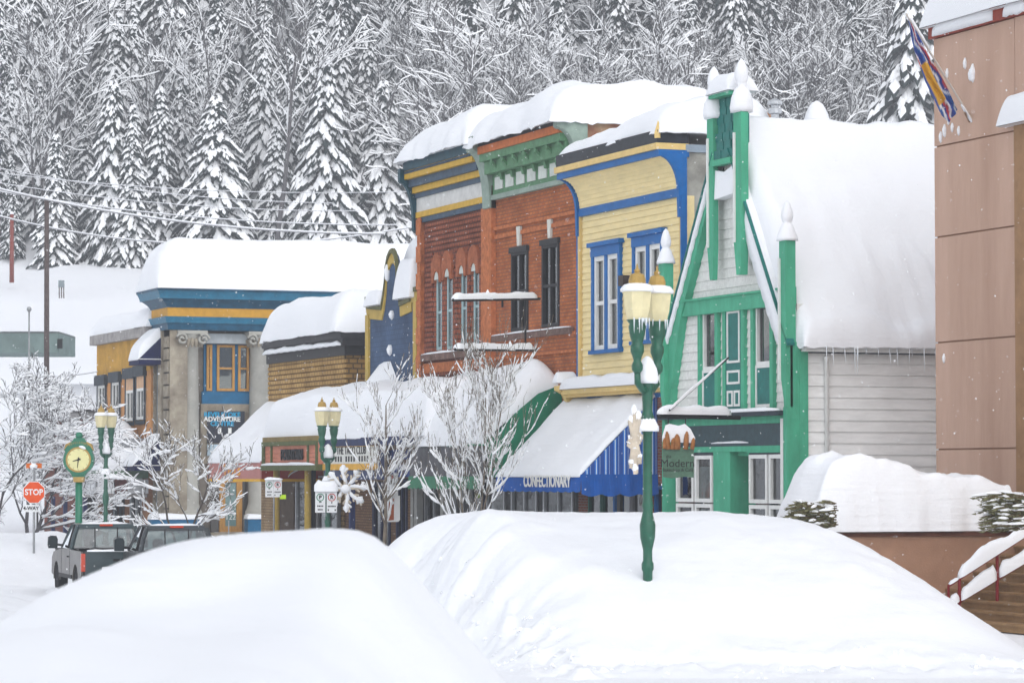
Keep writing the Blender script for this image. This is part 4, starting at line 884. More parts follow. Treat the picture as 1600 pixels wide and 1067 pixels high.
wallX(32.0, by0-.1, by1, 0, 3.3, [(B.y(905)+.4, B.y(850), .4, 2.6), (B.y(840), B.y(800), .1, 2.6), (B.y(790), B.y(735), .4, 2.6), (B.y(725), B.y(700), .1, 2.6), (B.y(692), B.y(665), .4, 2.6)], .3).build('shop_wall', mat('dark_shop_wall', (.08, .08, .085), .7, .3), br)
for a, c, z0_ in ((B.y(905)+.4, B.y(850), .4), (B.y(840), B.y(800), .1), (B.y(790), B.y(735), .4), (B.y(725), B.y(700), .1), (B.y(692), B.y(665), .4)):
    window(br, 'X', 31.98, a, c, z0_, 2.6, mat('aluminium', (.5, .52, .55)), .1, .1, bars_v=(.5,), inner=mat('shop_goods', (.25, .22, .2), .8, .5, 2.5, c2=(.03, .05, .05)))
for px in (648, 654, 695, 703): b = MB(); q = pX(px, 780, 31.7); b.box(q.x-.1, q.x+.1, q.y-.12, q.y+.12, 0, 2.9); b.build('shop_pillar', mat('pale_pillar', (.42, .42, .40), .7, .1), br)
# ================================================================== bank with columns, across the side street
KY = 121.0; kc = pX(265, 600, 32.0); KX = 32.0
bank_b = thing('stone_bank', 'old stone bank with two columns and blue and yellow cornice', 'building', (36, 126, 0))
def kp(px, py): q = pY(px, py, KY); return q.x, q.z
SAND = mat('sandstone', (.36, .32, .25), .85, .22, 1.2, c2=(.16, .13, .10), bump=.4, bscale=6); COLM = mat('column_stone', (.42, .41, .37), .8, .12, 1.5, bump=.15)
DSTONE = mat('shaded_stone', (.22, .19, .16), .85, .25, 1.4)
TB = mat('cornice_teal_blue', (.008, .08, .15), .45, .2, 3); TBL = mat('cornice_blue_light', (.02, .16, .27), .4, .15, 3); AMB = mat('amber_band', (.66, .34, .04), .6, .08, 3)
kx1 = 43.0; ke = 123.4
zc0 = kp(430, 518)[1]; zc1 = kp(430, 500)[1]; zc2 = kp(430, 483)[1]; zc3 = kp(430, 460)[1]
def kp(px, py): q = pY(px, py, KY+.85); return q.x, q.z
holes = [(kp(322, 600)[0], kp(393, 600)[0], kp(350, 612)[1], kp(350, 538)[1]), (kp(336, 780)[0], kp(386, 780)[0], .35, kp(350, 752)[1]+.3)]
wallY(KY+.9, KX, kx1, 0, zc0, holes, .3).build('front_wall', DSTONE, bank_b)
wallX(KX, KY, ke+.1, 0, zc0, [(KY+1.55, KY+2.25, 1.0, 8.0)], .3).build('street_wall', SAND, bank_b)
b = MB(); b.box(KX, KX+.75, KY-.02, KY+.9, 0, zc0); b.build('corner_pier', SAND, bank_b)
for k in range(16): piece('stone', SAND, bank_b, KX-.05, KX, KY+2.3, ke, .4+k*.5, .4+k*.5+.44)
for k in range(16): piece('stone', SAND, bank_b, KX-.06, KX, KY+.05, KY+.75, .4+k*.5, .4+k*.5+.44)
b = MB(); b.box(KX-.1, KX, KY+.9, KY+1.5, 0, zc0); b.build('pilaster', SAND, bank_b)
window(bank_b, 'X', KX+.1, KY+1.55, KY+2.25, 1.0, 8.0, mat('bank_blue_frame', (.03, .15, .28), .5, .1), .08, .1, bars_z=(.27, .33, .6, .66))
def cornice(z0, z1, o0, o1, m_, nm):
    b = MB()   # a cornice run that turns the corner: profile flares from o0 to o1
    n = 5; rows = []
    for i in range(n+1):
        t = i/n; o = lerp(o0, o1, t**1.6); z = lerp(z0, z1, t); rows.append([(kx1, KY-o, z), (KX-o, KY-o, z), (KX-o, ke+o*.6, z), (KX+2, ke+o*.6, z)])
    b.grid(rows); rows = [rows[-1], [(kx1, KY+1, z1), (KX+1, KY+1, z1), (KX+1, ke-.2, z1), (KX+2, ke-.2, z1)]]; b.grid(rows)
    rows = [[(kx1, KY+1, z0), (KX+1, KY+1, z0), (KX+1, ke-.2, z0), (KX+2, ke-.2, z0)], [(kx1, KY-o0, z0), (KX-o0, KY-o0, z0), (KX-o0, ke+o0*.6, z0), (KX+2, ke+o0*.6, z0)]]; b.grid(rows)
    return b.build(nm, m_, bank_b)
cornice(zc0, zc0+.28, .1, .13, TB, 'cornice_moulding'); cornice(zc0+.28, zc1+.06, .18, .26, TBL, 'cornice_moulding')
cornice(zc1+.06, zc2-.02, .12, .12, AMB, 'amber_band')
cornice(zc2-.02, zc3-.28, .16, .48, TB, 'cornice_cove'); cornice(zc3-.28, zc3+.02, .55, .66, TBL, 'cornice_cap'); cornice(zc3+.02, zc3+.12, .68, .7, TB, 'cornice_edge')
b = MB(); b.box(KX, kx1, KY, ke, zc3-.1, zc3+.1); b.build('roof', GREYW, bank_b)
snow_slab('roof_snow', bank_b, KX-.75, kx1+6, KY-.75, ke+.6, zc3+.12, lambda x, y: 2.15+.1*fbm(x*.25, y*.25, 4), 1.1, (26, 14), .06, .4, 14, Rx=1.3, lump=.1)
for px in (295, 405):
    x = pY(px, 600, KY+.45).x; zt = zc0-.02; zcap = kp(px, 545)[1]; r0 = .43
    b = MB(); b.lathe((x, KY+.45, 0), [(.62, 0), (.62, 1.1), (.56, 1.12), (.56, 1.25), (.52, 1.3), (.47, 1.45), (r0, 1.6), (r0*.99, 4), (r0*.88, zcap), (r0*.95, zcap+.02)], 28); cl = b.build('column', COLM, bank_b, smooth=False)
    for pol in cl.data.polygons: pol.use_smooth = abs(pol.normal.z) < .5
    b = MB(); b.lathe((x, KY+.45, 0), [(.4, zcap), (.46, zcap+.15), (.5, zcap+.35), (.6, zt-.12)], 20); b.box(x-.62, x+.62, KY-.17, KY+1.0, zt-.14, zt); cp = b.build('capital', COLM, bank_b)
    for s_ in (-1, 1):
        b = MB(); path = []; 
        for k in range(22): a = k*.45; rr = .25*(1-k/26); path.append((x+s_*(.45+cos(a)*rr), KY-.16, zt-.36+sin(a)*rr))
        b.tube(path, .055, 6); b.build('volute', COLM, cp, smooth=True)
    b = MB()
    for k in range(9): a = pi+pi*(k+.5)/9; b.lathe((x+cos(a)*.5, KY+.45+sin(a)*.5, zcap+.04), [(.05, 0), (.09, .12), (.12, .26), (.05, .36), (.01, .34)], 6)
    stuff(b.build('acanthus', SAND, cp))
# entrance bay between the columns
fy = KY+.75
def kp(px, py): q = pY(px, py, fy); return q.x, q.z
hx0, hx1, hz0, hz1 = holes[0]
b = MB(); b.box(kp(318, 0)[0], kp(395, 0)[0], fy-.3, fy+.2, hz1+.02, kp(350, 522)[1]); b.build('lintel_panel', mat('pale_grey_panel', (.50, .54, .56), .6, .1), bank_b)
WOOD = mat('honey_wood', (.50, .26, .07), .5, .15, 4, stretch=(3, 3, .5)); BBL = mat('bank_blue', (.012, .13, .27), .5, .12, 3)
b = MB(); b.box(hx0-.2, hx1+.2, fy, fy+.14, hz0-.5, hz0); b.box(hx0-.12, hx1+.12, fy+.02, fy+.14, hz0, hz1); b.build('window_surround', BBL, bank_b)
for a, c in ((kp(325, 0)[0], kp(333.5, 0)[0]), (kp(341, 0)[0], kp(368.5, 0)[0]), (kp(374, 0)[0], kp(391, 0)[0])):
    window(bank_b, 'Y', fy, a, c, hz0+.03, hz1-.03, WOOD, .1, .02, bars_z=(.49,), inner=mat('bank_room', (.10, .13, .16), .8, .3), out=.06)
b = MB(); b.box(hx0-.25, hx1+.25, fy, fy+.13, 3.2, hz0-.5); b.build('entrance_panel', SAND, bank_b)
qa, qb = kp(323, 642), kp(381, 692); fy2 = fy-.06
b = MB(); b.box(qa[0], qb[0], fy2-.04, fy2, qb[1]+.0, qa[1]); bs = b.build('sign_panel', mat('dark_slate_panel', (.03, .035, .05), .6, .1), bank_b)
CY = mat('cyan_print', (.02, .34, .58), .6, .05)
for s_, py, m_, z_ in (('REVELSTOKE', 648, CY, .27), ('ADVENTURE', 655, WHITE, .27), ('CENTRE', 662, CY, .27)):
    x, z = kp(346, py); text(s_, z_, bs, m_, (x, fy2-.045, z), ER, UP, .004, bold=.008)
for px in (342, 358, 374): x, z = kp(px, 673); b = MB(); b.box(x-.07, x+.07, fy2-.05, fy2-.04, z-.12, z+.12); b.build('pictogram', WHITE, bs)
qa, qb = kp(323, 694), kp(383, 712); b = MB(); b.box(qa[0], qb[0], fy2-.04, fy2, qb[1], qa[1]); b.build('lower_sign', mat('pale_blue_panel', (.38, .48, .55), .5, .2, 3), bank_b)
# door
a, c = kp(346, 0)[0], kp(381, 0)[0]; zd = kp(360, 752)[1]+.2
b = MB(); frame_ring(b, 'Y', fy, a, c, .4, zd, .24, -.1, .05); dd = b.build('door', WOOD, bank_b)
b = MB(); b.box(a+.2, c-.2, fy+.02, fy+.04, .6, zd-.2); b.build('pane', mat('door_teal_glass', (.16, .27, .27), .12, .15, 2, spec=.6), dd)
text('122', .3, dd, WHITE, ((a+c)/2, fy+.01, 1.0), ER, UP, .004)
for a, c in ((kp(333, 0)[0], kp(345, 0)[0]), (kp(382, 0)[0], kp(388, 0)[0])):
    b = MB(); b.box(a, c, fy, fy+.12, .4, zd); b.build('side_light', mat('dark_sidelight', (.05, .045, .04), .2, .2, spec=.6), bank_b)
for k in range(3): piece('step', SAND, bank_b, KX+1.0, KX+5, KY-.9+k*.3, KY+.9, .0+.13*k, .13*(k+1))
def kp(px, py): q = pY(px, py, KY-.5); return q.x, q.z
for px0, px1 in ((238, 318), (388, 425)):
    a, c = kp(px0, 0)[0], kp(px1, 0)[0]; b = MB(); b.box(a, c, KY-.75, KY-.2, 0, .95); b.build('plinth', BBL, bank_b)
    snow_slab('plinth_snow', bank_b, a-.03, c+.03, KY-.8, KY-.18, .95, .2, .12, (10, 2), .03)
x = kp(305, 0)[0]
b = MB()
for t in (0, 1): b.tube([(lerp(x, x+1.3, t), KY-1.2, 0), (lerp(x, x+1.3, t), KY-1.2, 1.4-.5*t)], .025, 6)
b.tube([(x, KY-1.2, .75), (x+1.3, KY-1.2, 1.5)], .03, 6); b.build('handrail', mat('grey_rail', (.35, .37, .4), .4, .1, metal=.5), bank_b)
# two navy awnings on the street face
for (px0, px1, pt, pb, nm) in ((219, 256, 524, 566, 0), (222, 257, 680, 735, 1)):
    zt, zb_ = pX(256, pt, 32).z, pX(240, pb, 31).z; y0_, y1_ = KY+1.0, KY+2.7; o = 1.0 if nm == 0 else 1.2
    b = MB(); b.prism([(KX, y0_, zt), (KX-o, y0_, zb_+.22), (KX-o, y0_, zb_), (KX, y0_, zb_)], (0, y1_-y0_, 0)); aw = b.build('awning', mat('navy_canvas', (.006, .012, .07), .7, .2), bank_b)
    b = MB(); b.box(KX-o, KX, y0_-.012, y0_-.004, zb_+.2, zb_+.23); b.build('awning_piping', WHITE, aw)
    snow_slab('awning_snow', aw, KX-o-.04, KX, y0_+.04, y1_, lambda x, y: lerp(zb_+.22, zt, (x-KX+o)/o)+.01, .22 if nm else .5, .15, (6, 6), .03, 1, 4, Rx=.25)
# ================================================================== amber stucco shop beyond the bank
Fs = FX(31.9); sy0_, sy1_ = ke+.15, Fs.y(152)
stc = thing('stucco_shop', 'two-storey amber stucco shop beyond the bank, with dark-framed windows', 'building', (36, (sy0_+sy1_)/2, 0))
zts = Fs.z(195, 533); zmid = Fs.z(190, 582)
sw = [rectX(Fs, 154, 167, 588, 660), rectX(Fs, 176, 189, 583, 661), rectX(Fs, 198, 211.5, 577, 663), rectX(Fs, 214.5, 228, 573, 661)]
wallX(31.9, sy0_, sy1_, 3.0, zmid, sw, .25).build('wall', mat('peach_stucco', (.58, .28, .11), .85, .1, 2, bump=.15), stc)
wallX(31.87, sy0_, sy1_, zmid, zts, sw, .25).build('upper_wall', mat('amber_stucco', (.56, .31, .05), .85, .14, 1.5, bump=.15), stc)
for i, q in enumerate(sw):
    b = MB(); b.box(31.72, 31.9, q[0]-.15, q[1]+.15, q[3]-.4, q[3]+.05); b.build('window_hood', CHAR, stc)
    zz = lerp(q[2], q[3], .62) if i > 1 else q[3]-.4
    if i > 1: b = MB(); b.box(31.84, 31.9, q[0]+.1, q[1]-.1, zz, q[3]-.4); b.build('window_infill', mat('pale_peach', (.66, .42, .26), .8, .1), stc)
    window(stc, 'X', 31.86, q[0]+.1, q[1]-.1, q[2]+.15, zz, WHITE, .12, .08, bars_v=(.5,), inner=mat('teal_inner', (.05, .09, .11)), blind=(mat('teal_curtain', (.2, .38, .36), .8, .2), 0, .5, 0, 1))
    b = MB(); frame_ring(b, 'X', 31.86, q[0]-.05, q[1]+.05, q[2]-.05, q[3]-.1, .15, 0, .04); b.build('window_surround', CHAR, stc)
b = MB(); b.box(31.6, 32.2, sy0_, sy1_+.25, zts, zts+.42); b.build('parapet_cap', mat('grey_wood', (.36, .34, .33), .7, .2, 3), stc)
b = MB(); b.box(32, 42, sy0_, sy1_, 3, zts+.2); b.build('body', mat('amber_stucco', (.56, .31, .05)), stc)
snow_slab('roof_snow', stc, 31.6, 42, sy0_-.2, sy1_+.12, zts+.42, .85, .6, (14, 12), .06, .5, 15, Rx=.6, lump=.1)
# its covered pavement with the green roof edge
mx, my0 = 29.7, ke+.3; my1 = pX(92, 745, mx).y
mq = thing('covered_walkway', 'green-edged shop veranda roof heaped with snow beyond the street clock', 'veranda', (30, (my0+my1)/2, 0))
z1_, z0_ = pY(190, 735, my0).z, pY(190, 747, my0).z
b = MB(); b.box(mx, 31.85, my0, my1, z0_, z1_); b.build('roof_edge', mat('sage_green', (.14, .24, .16), .6, .15), mq)
snow_slab('roof_snow', mq, mx+.25, 31.75, my0+.7, my1-1.0, z1_+.8, 1.35, 1.0, (10, 16), .08, .5, 16, Rx=.9)
snow_slab('roof_snow', mq, mx+.02, 31.8, my0+.05, my1, z1_, .95, .35, (10, 20), .05, .6, 17)
b = MB()
for k in range(34): x = lerp(mx+.3, 31.8, k/34); b.box(x, x+.03, my0+.5, my0+.53, z1_+.2, z1_+1.3)
b.box(mx+.3, 31.8, my0+.48, my0+.55, z1_+1.28, z1_+1.33); stuff(b.build('railing', mat('grey_rail', (.35, .37, .4)), mq))
zz1, zz0 = z0_-.05, pY(190, 771, my0).z; NW = mat('notice_white', (.72, .73, .75), .6, .1); ND = mat('notice_dark', (.10, .03, .025), .6, .3)
for px0, px1, m_ in ((153, 178, NW), (180, 198, ND), (200, 236, NW)):
    a, c = pY(px0, 760, my0).x, pY(px1, 760, my0).x; b = MB(); b.box(a, c, my0+.02, my0+.1, zz0, zz1); b.build('sign_panel', m_, mq)
for px0, px1 in ((97, 120), (122, 148)):
    a, c = pX(px1, 760, mx).y, pX(px0, 760, mx).y; b = MB(); b.box(mx+.02, mx+.1, a+.1, c-.1, zz0, zz1); b.build('sign_panel', NW, mq)
b = MB(); b.box(mx, 31.8, my0, my0+.2, zz0-.16, zz0-.02); b.build('beam', mat('grey_wood', (.36, .34, .33)), mq)
b = MB(); b.box(mx, mx+.2, my0+.2, my1, zz0-.16, zz0-.02); b.build('beam', mat('grey_wood', (.36, .34, .33)), mq)
for px in (102, 83, 133): q = pX(px, 780, mx+.1); b = MB(); b.box(q.x-.08, q.x+.08, q.y-.08, q.y+.08, 0, zz0-.16); b.build('post', NAVY, mq)
b = MB(); b.box(mx+.02, mx+.2, my0+.02, my0+.2, 0, zz0-.16); b.build('post', mat('brown_post', (.2, .1, .04), .7, .2), mq)
wallX(31.85, my0, my1, 0, 3.6, [(my0+1, my0+3, .1, 2.6), (my0+4, my0+6.5, .6, 2.4)], .2).build('shop_wall', mat('brown_shop_wall', (.34, .17, .08), .8, .25, 1.5, c2=(.16, .07, .04)), stc)
window(stc, 'X', 31.83, my0+1, my0+3, .1, 2.6, mat('aluminium', (.5, .52, .55)), .15, .1, bars_v=(.5,)); window(stc, 'X', 31.83, my0+4, my0+6.5, .6, 2.4, CHAR, .12, .1, bars_v=(.33, .66))
b = MB(); b.box(mx+.5, 31.8, my0+5.9, my0+6.1, 0, 3.4); b.build('cross_wall', brick_mat('walk_brick', (.26, .09, .05), (.32, .12, .07), (.2, .14, .1)), stc)
window(stc, 'Y', my0+5.85, mx+.7, mx+1.5, .1, 2.4, mat('aluminium', (.5, .52, .55)), .1, .05)
# ================================================================== brown stucco civic building on the right
T = FX(32.0); ty1_ = T.y(1463.5); tx0 = 32.0
civ = thing('civic_building', 'tall brown stucco building with grooved panels and snow on its red edge', 'building', (36, 50, 0))
STU = mat('brown_stucco', (.57, .39, .305), .9, .08, .8, bump=.3, bscale=14, c2=(.45, .29, .215), stretch=(1, 1, .13)); STU2 = mat('brown_stucco_dark', (.38, .22, .145), .9, .12, 1, bump=.2)
ztop = T.z(1466, 60)
gro = [1.0, T.z(1466, 702), T.z(1466, 535.5), T.z(1466, 371), T.z(1466, 229.5), ztop]
pilY = T.y(1590)
piece('core', STU2, civ, tx0+.03, 46, 38, ty1_-.02, 0, ztop-.02)
for a, c in zip([.0]+gro[:-1], gro): piece('stucco_panel', STU, civ, tx0-.02, tx0+.3, pilY, ty1_, a+.018, c-.018)
piece('stucco_panel', STU, civ, tx0-.02, tx0+.3, 38, pilY-.02, T.z(1598, 192), ztop-.01)
piece('portal_jamb', mat('ochre_jamb', (.36, .21, .11), .85, .1), civ, tx0-.06, tx0+.3, pilY-.55, pilY-.02, 0, T.z(1598, 192)-.02)
piece('portal_recess', STU2, civ, tx0+.1, tx0+.32, 38, pilY-.55, 0, T.z(1598, 215))
REDM = mat('red_flashing', (.30, .05, .03), .5, .2)
b = MB(); b.box(tx0-.1, 46, 38, ty1_+.1, ztop, ztop+.3); b.build('roof_edge', REDM, civ)
snow_slab('roof_snow', civ, tx0-.25, 46, 38, ty1_+.22, ztop+.25, 1.2, .5, (14, 20), .05, .7, 18, Rx=.5)
b = MB(); random.seed(5); y = 42.0
while y < ty1_:
    L_ = min(.8+random.random()*2.2, ty1_-y+.1); P = [(tx0-.09, y+L_*i/8, ztop+.03+.05*fbm(y+i, 3)) for i in range(9)]; snow_strip(b, P, .16, .34); y += L_+random.choice((.2, .45, .7))
stuff(b.build('edge_snow', SNOWR, civ, smooth=True))
q = T.p(1592, 195); snow_slab('ledge_snow', civ, tx0-.28, tx0+.1, q.y-2, T.y(1577), q.z, .62, .3, (3, 6), .04)
random.seed(9)
for px, py, s_ in ((1510, 100, .12), (1522, 115, .2), (1518, 118, .13), (1482, 115, .1), (1478, 205, .14), (1472, 215, .12), (1490, 200, .1), (1500, 205, .1), (1484, 190, .08), (1477, 560, .1)):
    p = T.p(px, py); b = MB(); b.lathe((tx0-.03, p.y, p.z-s_), [(.01, 0), (s_*.35, s_*.4), (s_*.45, s_*1.2), (.02, s_*2)], 6); b.build('stuck_snow', SNOWR, civ, smooth=True)
# ================================================================== street lamps
LGREEN = mat('lamp_green', (.008, .10, .058), .4, .15, 8, spec=.5); GOLD = mat('gold_paint', (.44, .29, .09), .45, .12, 8); LANT = mat('lantern_glass', (.74, .66, .40), .3, .06, 6, spec=.5)
AR = .29
def lamp_mesh(h, rot, name, label, base, ornament=False, tops=True, snowy=True):
    """twin-lantern post; h = height of the arm crossing"""
    x, y, z = base; r = thing(name, label, 'street lamp', base, 'twin-lantern street lamps')
    b = MB(); b.lathe((x, y, z), [(0.138, 0), (0.138, .35), (0.117, .4), (0.089, .5), (0.110, .62), (0.114, .8), (0.069, .95), (0.079, 1.02), (0.069, 1.08), (0.072, 1.3), (0.089, 1.34), (0.089, 1.42), (0.069, 1.46), (0.069, 1.62), (0.110, 1.8), (0.117, 1.98), (0.083, 2.12), (0.069, 2.2), (0.086, 2.26), (0.072, 2.32), (0.069, 2.5), (0.065, h-.95), (0.083, h-.9), (0.089, h-.78), (0.110, h-.72), (0.089, h-.66), (0.069, h-.6), (0.083, h-.3), (0.103, h-.22), (0.083, h-.12), (0.069, h+.1), (0.021, h+.18)], 14); b.build('post', LGREEN, r, smooth=True)
    d = Vector((cos(rot), sin(rot), 0)); c = Vector((x, y, z))
    for s_ in (-1, 1):
        q = c+d*(s_*AR); b = MB()
        b.tube([c+Vector((0, 0, h-.28)), c+d*(s_*.14)+Vector((0, 0, h-.3)), c+d*(s_*.28)+Vector((0, 0, h-.2)), q+Vector((0, 0, h-.02))], .05, 8)
        b.lathe(q+Vector((0, 0, h-.06)), [(.045, 0), (.08, .05), (.085, .12), (.055, .18), (.07, .24), (.1, .32), (.1, .4), (.08, .44), (.11, .55), (.13, .68), (.115, .72), (.16, .78)], 12); ar_ = b.build('arm', LGREEN, r, smooth=True)
        b = MB(); b.lathe(q+Vector((0, 0, h+.72)), [(.15, 0), (.19, .14), (.215, .34), (.22, .42)], 8); lt = b.build('lantern', LANT, r)
        b = MB(); b.lathe(q+Vector((0, 0, h+1.14)), [(.235, 0), (.235, .035), (.13, .07), (.125, .17), (.1, .24), (.035, .27), (.05, .3), (.02, .33), (.006, .40)], 12); b.build('lantern_cap', GOLD, lt)
        if snowy: b = MB(); b.lathe(q+Vector((0, 0, h+1.17)), [(.245, -.04), (.25, .0), (.2, .06), (.11, .085)], 12); b.build('lantern_snow', SNOW, lt, smooth=True)
    b = MB(); b.lathe(c+Vector((0, 0, h-.2)), [(.15, 0), (.17, .07), (.14, .22), (.07, .36), (.02, .4)], 12); b.lathe(c+Vector((0, 0, h-.9)), [(.17, 0), (.17, .06), (.12, .16), (.1, .2)], 12)
    stuff(b.build('snow', SNOW, r, smooth=True))
    return r
lp = pD(1012, 893, 45.0); H1 = 4.25
l1 = lamp_mesh(H1, -YAW+1.0, 'street_lamp', 'near green twin-lantern street lamp rising out of the snow bank', (lp.x, lp.y, 0))
lp2 = pD(512, 800, 88.0); l2 = lamp_mesh(3.41, -YAW+1.0, 'street_lamp', 'twin-lantern street lamp with parking signs, beside the timber signboard', (lp2.x, lp2.y, 0))
lp3 = pD(165, 800, 108.0); l3 = lamp_mesh(3.67, -YAW+1.05, 'street_lamp', 'distant twin-lantern street lamp just beyond the street clock', (lp3.x, lp3.y, 0))
# icicles on the near lantern
b = MB(); random.seed(8); d = Vector((cos(-YAW+1.0), sin(-YAW+1.0), 0))
for k in range(16):
    s_ = random.choice((-1, 1)); q = Vector((lp.x, lp.y, H1+.74))+d*(s_*.29)+Vector((random.uniform(-.18, .18), -.18, 0)); b.tube([q, q-Vector((0, 0, .05+random.random()*.2))], [.012, .002], 5)
stuff(b.build('icicles', mat('ice', (.75, .8, .85)), l1))
# snowflake ornaments hung on the lamps
def snowflake(label, c, R, right, asp=1.0):
    r = thing('snowflake_ornament', label, 'ornament', c, 'snowflake ornaments on the lamps'); R_ = Vector(right); U = Vector((0, 0, 1)); c = Vector(c); b = MB(); N = R_.cross(U)*.05
    FL = mat('ornament_white', (.6, .52, .42), .7, .15, 6)
    for k in range(8):
        a = k*pi/4+.1; d = R_*cos(a)*asp+U*sin(a); e = R_*(-sin(a))*asp+U*cos(a)
        b.tube([c, c+d*R], [.05, .035], 6); 
        for t in (.45, .65, .85):
            for s_ in (-1, 1): p = c+d*(R*t); b.tube([p, p+d*(.22*R)+e*(s_*.26*R*(1.2-t))], [.04, .03], 5)
    b.build('spokes', FL, r); b = MB()
    for k in range(8):
        a = k*pi/4+.1; d = R_*cos(a)*asp+U*sin(a); e = R_*(-sin(a))*asp+U*cos(a)
        jit = Vector((0, 0, .03)); P = [c+d*(R*t)+jit+e*(.04*sin(k*2.1+t*5)) for t in (.2, .45, .7, .95, 1.08)]; b.tube(P, [.04*asp**.4, .065*asp**.4, .055*asp**.4, .10*asp**.4, .04*asp**.4], 6)
        for s_ in (-1, 1): p = c+d*(R*.75)+jit; b.tube([p, p+d*(.16*R)+e*(s_*.2*R)], [.05*asp**.4, .035*asp**.4], 5)
    stuff(b.build('snow', SNOWR, r, smooth=True)); b = MB(); b.lathe(c-Vector((0, 0, .18)), [(.05, .06), (.16*asp, .12), (.18*asp, .2), (.08*asp, .3), (.02, .33)], 10); b.build('hub_snow', SNOWR, r, smooth=True); return r
q = pD(992, 688, 44.9); snowflake('narrow white snowflake ornament on the near lamp post', (q.x, q.y, q.z), .46, (cos(YAW), -sin(YAW), 0), .2)
q = pD(540, 764, 87.7); snowflake('wide white snowflake ornament beside the parking signs', (q.x, q.y, q.z), .62, (cos(YAW), -sin(YAW), 0), .95)
# ================================================================== parking signs
FR = Vector((cos(YAW), -sin(YAW), 0)); TO = Vector((-sin(YAW), -cos(YAW), 0))   # plates that face the traffic
SIGNW = mat('sign_white', (.76, .77, .78), .5, .06, 8); SGR = mat('sign_green', (.01, .22, .12), .5, .05); SRD = mat('sign_red', (.52, .05, .04), .5, .05); SBK = mat('sign_black', (.02, .02, .022), .5, .05); ALU = mat('sign_steel', (.3, .31, .32), .4, .15, metal=.5)
def plate(b, c, w_, h, t=.012, R_=FR):
    n = R_.cross(UP)*-1; P = [c-R_*w_/2-UP*h/2, c+R_*w_/2-UP*h/2, c+R_*w_/2+UP*h/2, c-R_*w_/2+UP*h/2]; b.prism(P, TO*-t if R_ is FR else n*t)
def ring(b, c, r0, r1, off, asp=1.0, n=28):
    a = [c+TO*off+FR*(cos(2*pi*k/n)*r0)+UP*(sin(2*pi*k/n)*r0*asp) for k in range(n+1)]; o = [c+TO*off+FR*(cos(2*pi*k/n)*r1)+UP*(sin(2*pi*k/n)*r1*asp) for k in range(n+1)]; b.grid([a, o])
def parking(name, label, px, py, D, w_, h, post_px, post=True, par_snow=True, yl=False):
    c0 = pD(post_px, py, D); t = thing(name, label, 'parking sign', (c0.x, c0.y, 0), 'parking signs on the kerb')
    if post: b = MB(); b.tube([(c0.x-TO.x*.04, c0.y-TO.y*.04, 0), (c0.x-TO.x*.04, c0.y-TO.y*.04, c0.z+h*.5)], .03, 8); b.build('post', ALU, t)
    for k, (x, c_) in enumerate(zip(px, (SGR, SRD))):
        c = pD(x, py, D)+TO*.03; b = MB(); plate(b, c, w_, h); pl_ = b.build('plate', SIGNW, t)
        b = MB(); ring(b, c+UP*h*.22, w_*.30, w_*.38, .006); b.build('ring', c_, pl_)
        text('P' if k == 0 else 'R', w_*.5, pl_, SBK, c+UP*h*.22+TO*.008, FR, UP, .002, bold=.006)
        b = MB()
        rows_ = ((.0, .25), (-.19, .62), (-.36, .5)) if k == 0 else ((-.03, .16), (-.2, .8), )
        for z_, wf in rows_:
            n = max(1, int(wf*8))
            for j in range(n):
                cc = c+UP*(h*z_)+FR*(w_*(-wf/2+wf*(j+.5)/n)); plate(b, cc+TO*.008, w_*wf/n*.7, h*.07, .003)
        if k == 1:
            for s_ in (-1, 1): plate(b, c+UP*(-h*.38)+FR*(s_*w_*.34)+TO*.008, w_*.12, h*.08, .003)
        stuff(b.build('small_print', SBK, pl_))
    b = MB(); a, e = pD(px[0], py, D)-FR*w_*.6+UP*(h*.5+.0), pD(px[1], py, D)+FR*w_*.6+UP*(h*.5)
    snow_strip(b, [a.lerp(e, i/6) for i in range(7)], .22, .30 if par_snow else .08); b.build('snow', SNOW, t, smooth=True)
    if yl: c = pD(yl, py+13, D)+TO*.03; b = MB(); plate(b, c, .2, .14); b.build('tag', mat('lime_tag', (.5, .75, .02), .5, .03), t)
    return t
parking('parking_sign', 'pair of parking plates with a snow cap, on the middle lamp post', (500.5, 518.5), 784, 87.6, .29, .60, 512, post=False)
parking('parking_sign', 'smaller pair of parking plates with lime tag, on a yellow post', (421, 434), 763, 98.5, .26, .55, 428, post=True, par_snow=False, yl=442)
# ================================================================== stop sign, orange sign, clock
c = pD(53, 769, 93.0); st = thing('stop_sign', 'red octagonal stop sign with a 4-way plate below', 'stop sign', (c.x, c.y, 0))
b = MB(); b.tube([(c.x-TO.x*.05, c.y-TO.y*.05, 0), (c.x-TO.x*.05, c.y-TO.y*.05, c.z+.75)], .035, 8); b.build('post', ALU, st)
R8 = .36; 
def octa(r, off): return [c+TO*off+FR*(cos(pi/8+k*pi/4)*r)+UP*(sin(pi/8+k*pi/4)*r) for k in range(8)]
b = MB(); b.prism(octa(R8, 0), TO*-.012); b.build('border', SIGNW, st)
b = MB(); b.prism(octa(R8*.93, .006), TO*-.004); fc = b.build('face', mat('stop_red', (.70, .085, .015), .45, .05), st)
text('STOP', .25, fc, SIGNW, c+TO*.008, FR, UP, .003, bold=.006, sx=.92)
c4 = pD(48.5, 794, 93.0); b = MB(); plate(b, c4, .46, .22); p4 = b.build('plate', SIGNW, st); text('4-WAY', .15, p4, SBK, c4+TO*.008, FR, UP, .003, bold=.004)
co = pD(53, 727.5, 94.5); og = thing('orange_sign', 'small orange sign plate above and behind the stop sign', 'road sign', (co.x, co.y, 0))
b = MB(); plate(b, co, .48, .15); b.build('plate', mat('sign_orange', (.60, .14, .02), .5, .08), og)
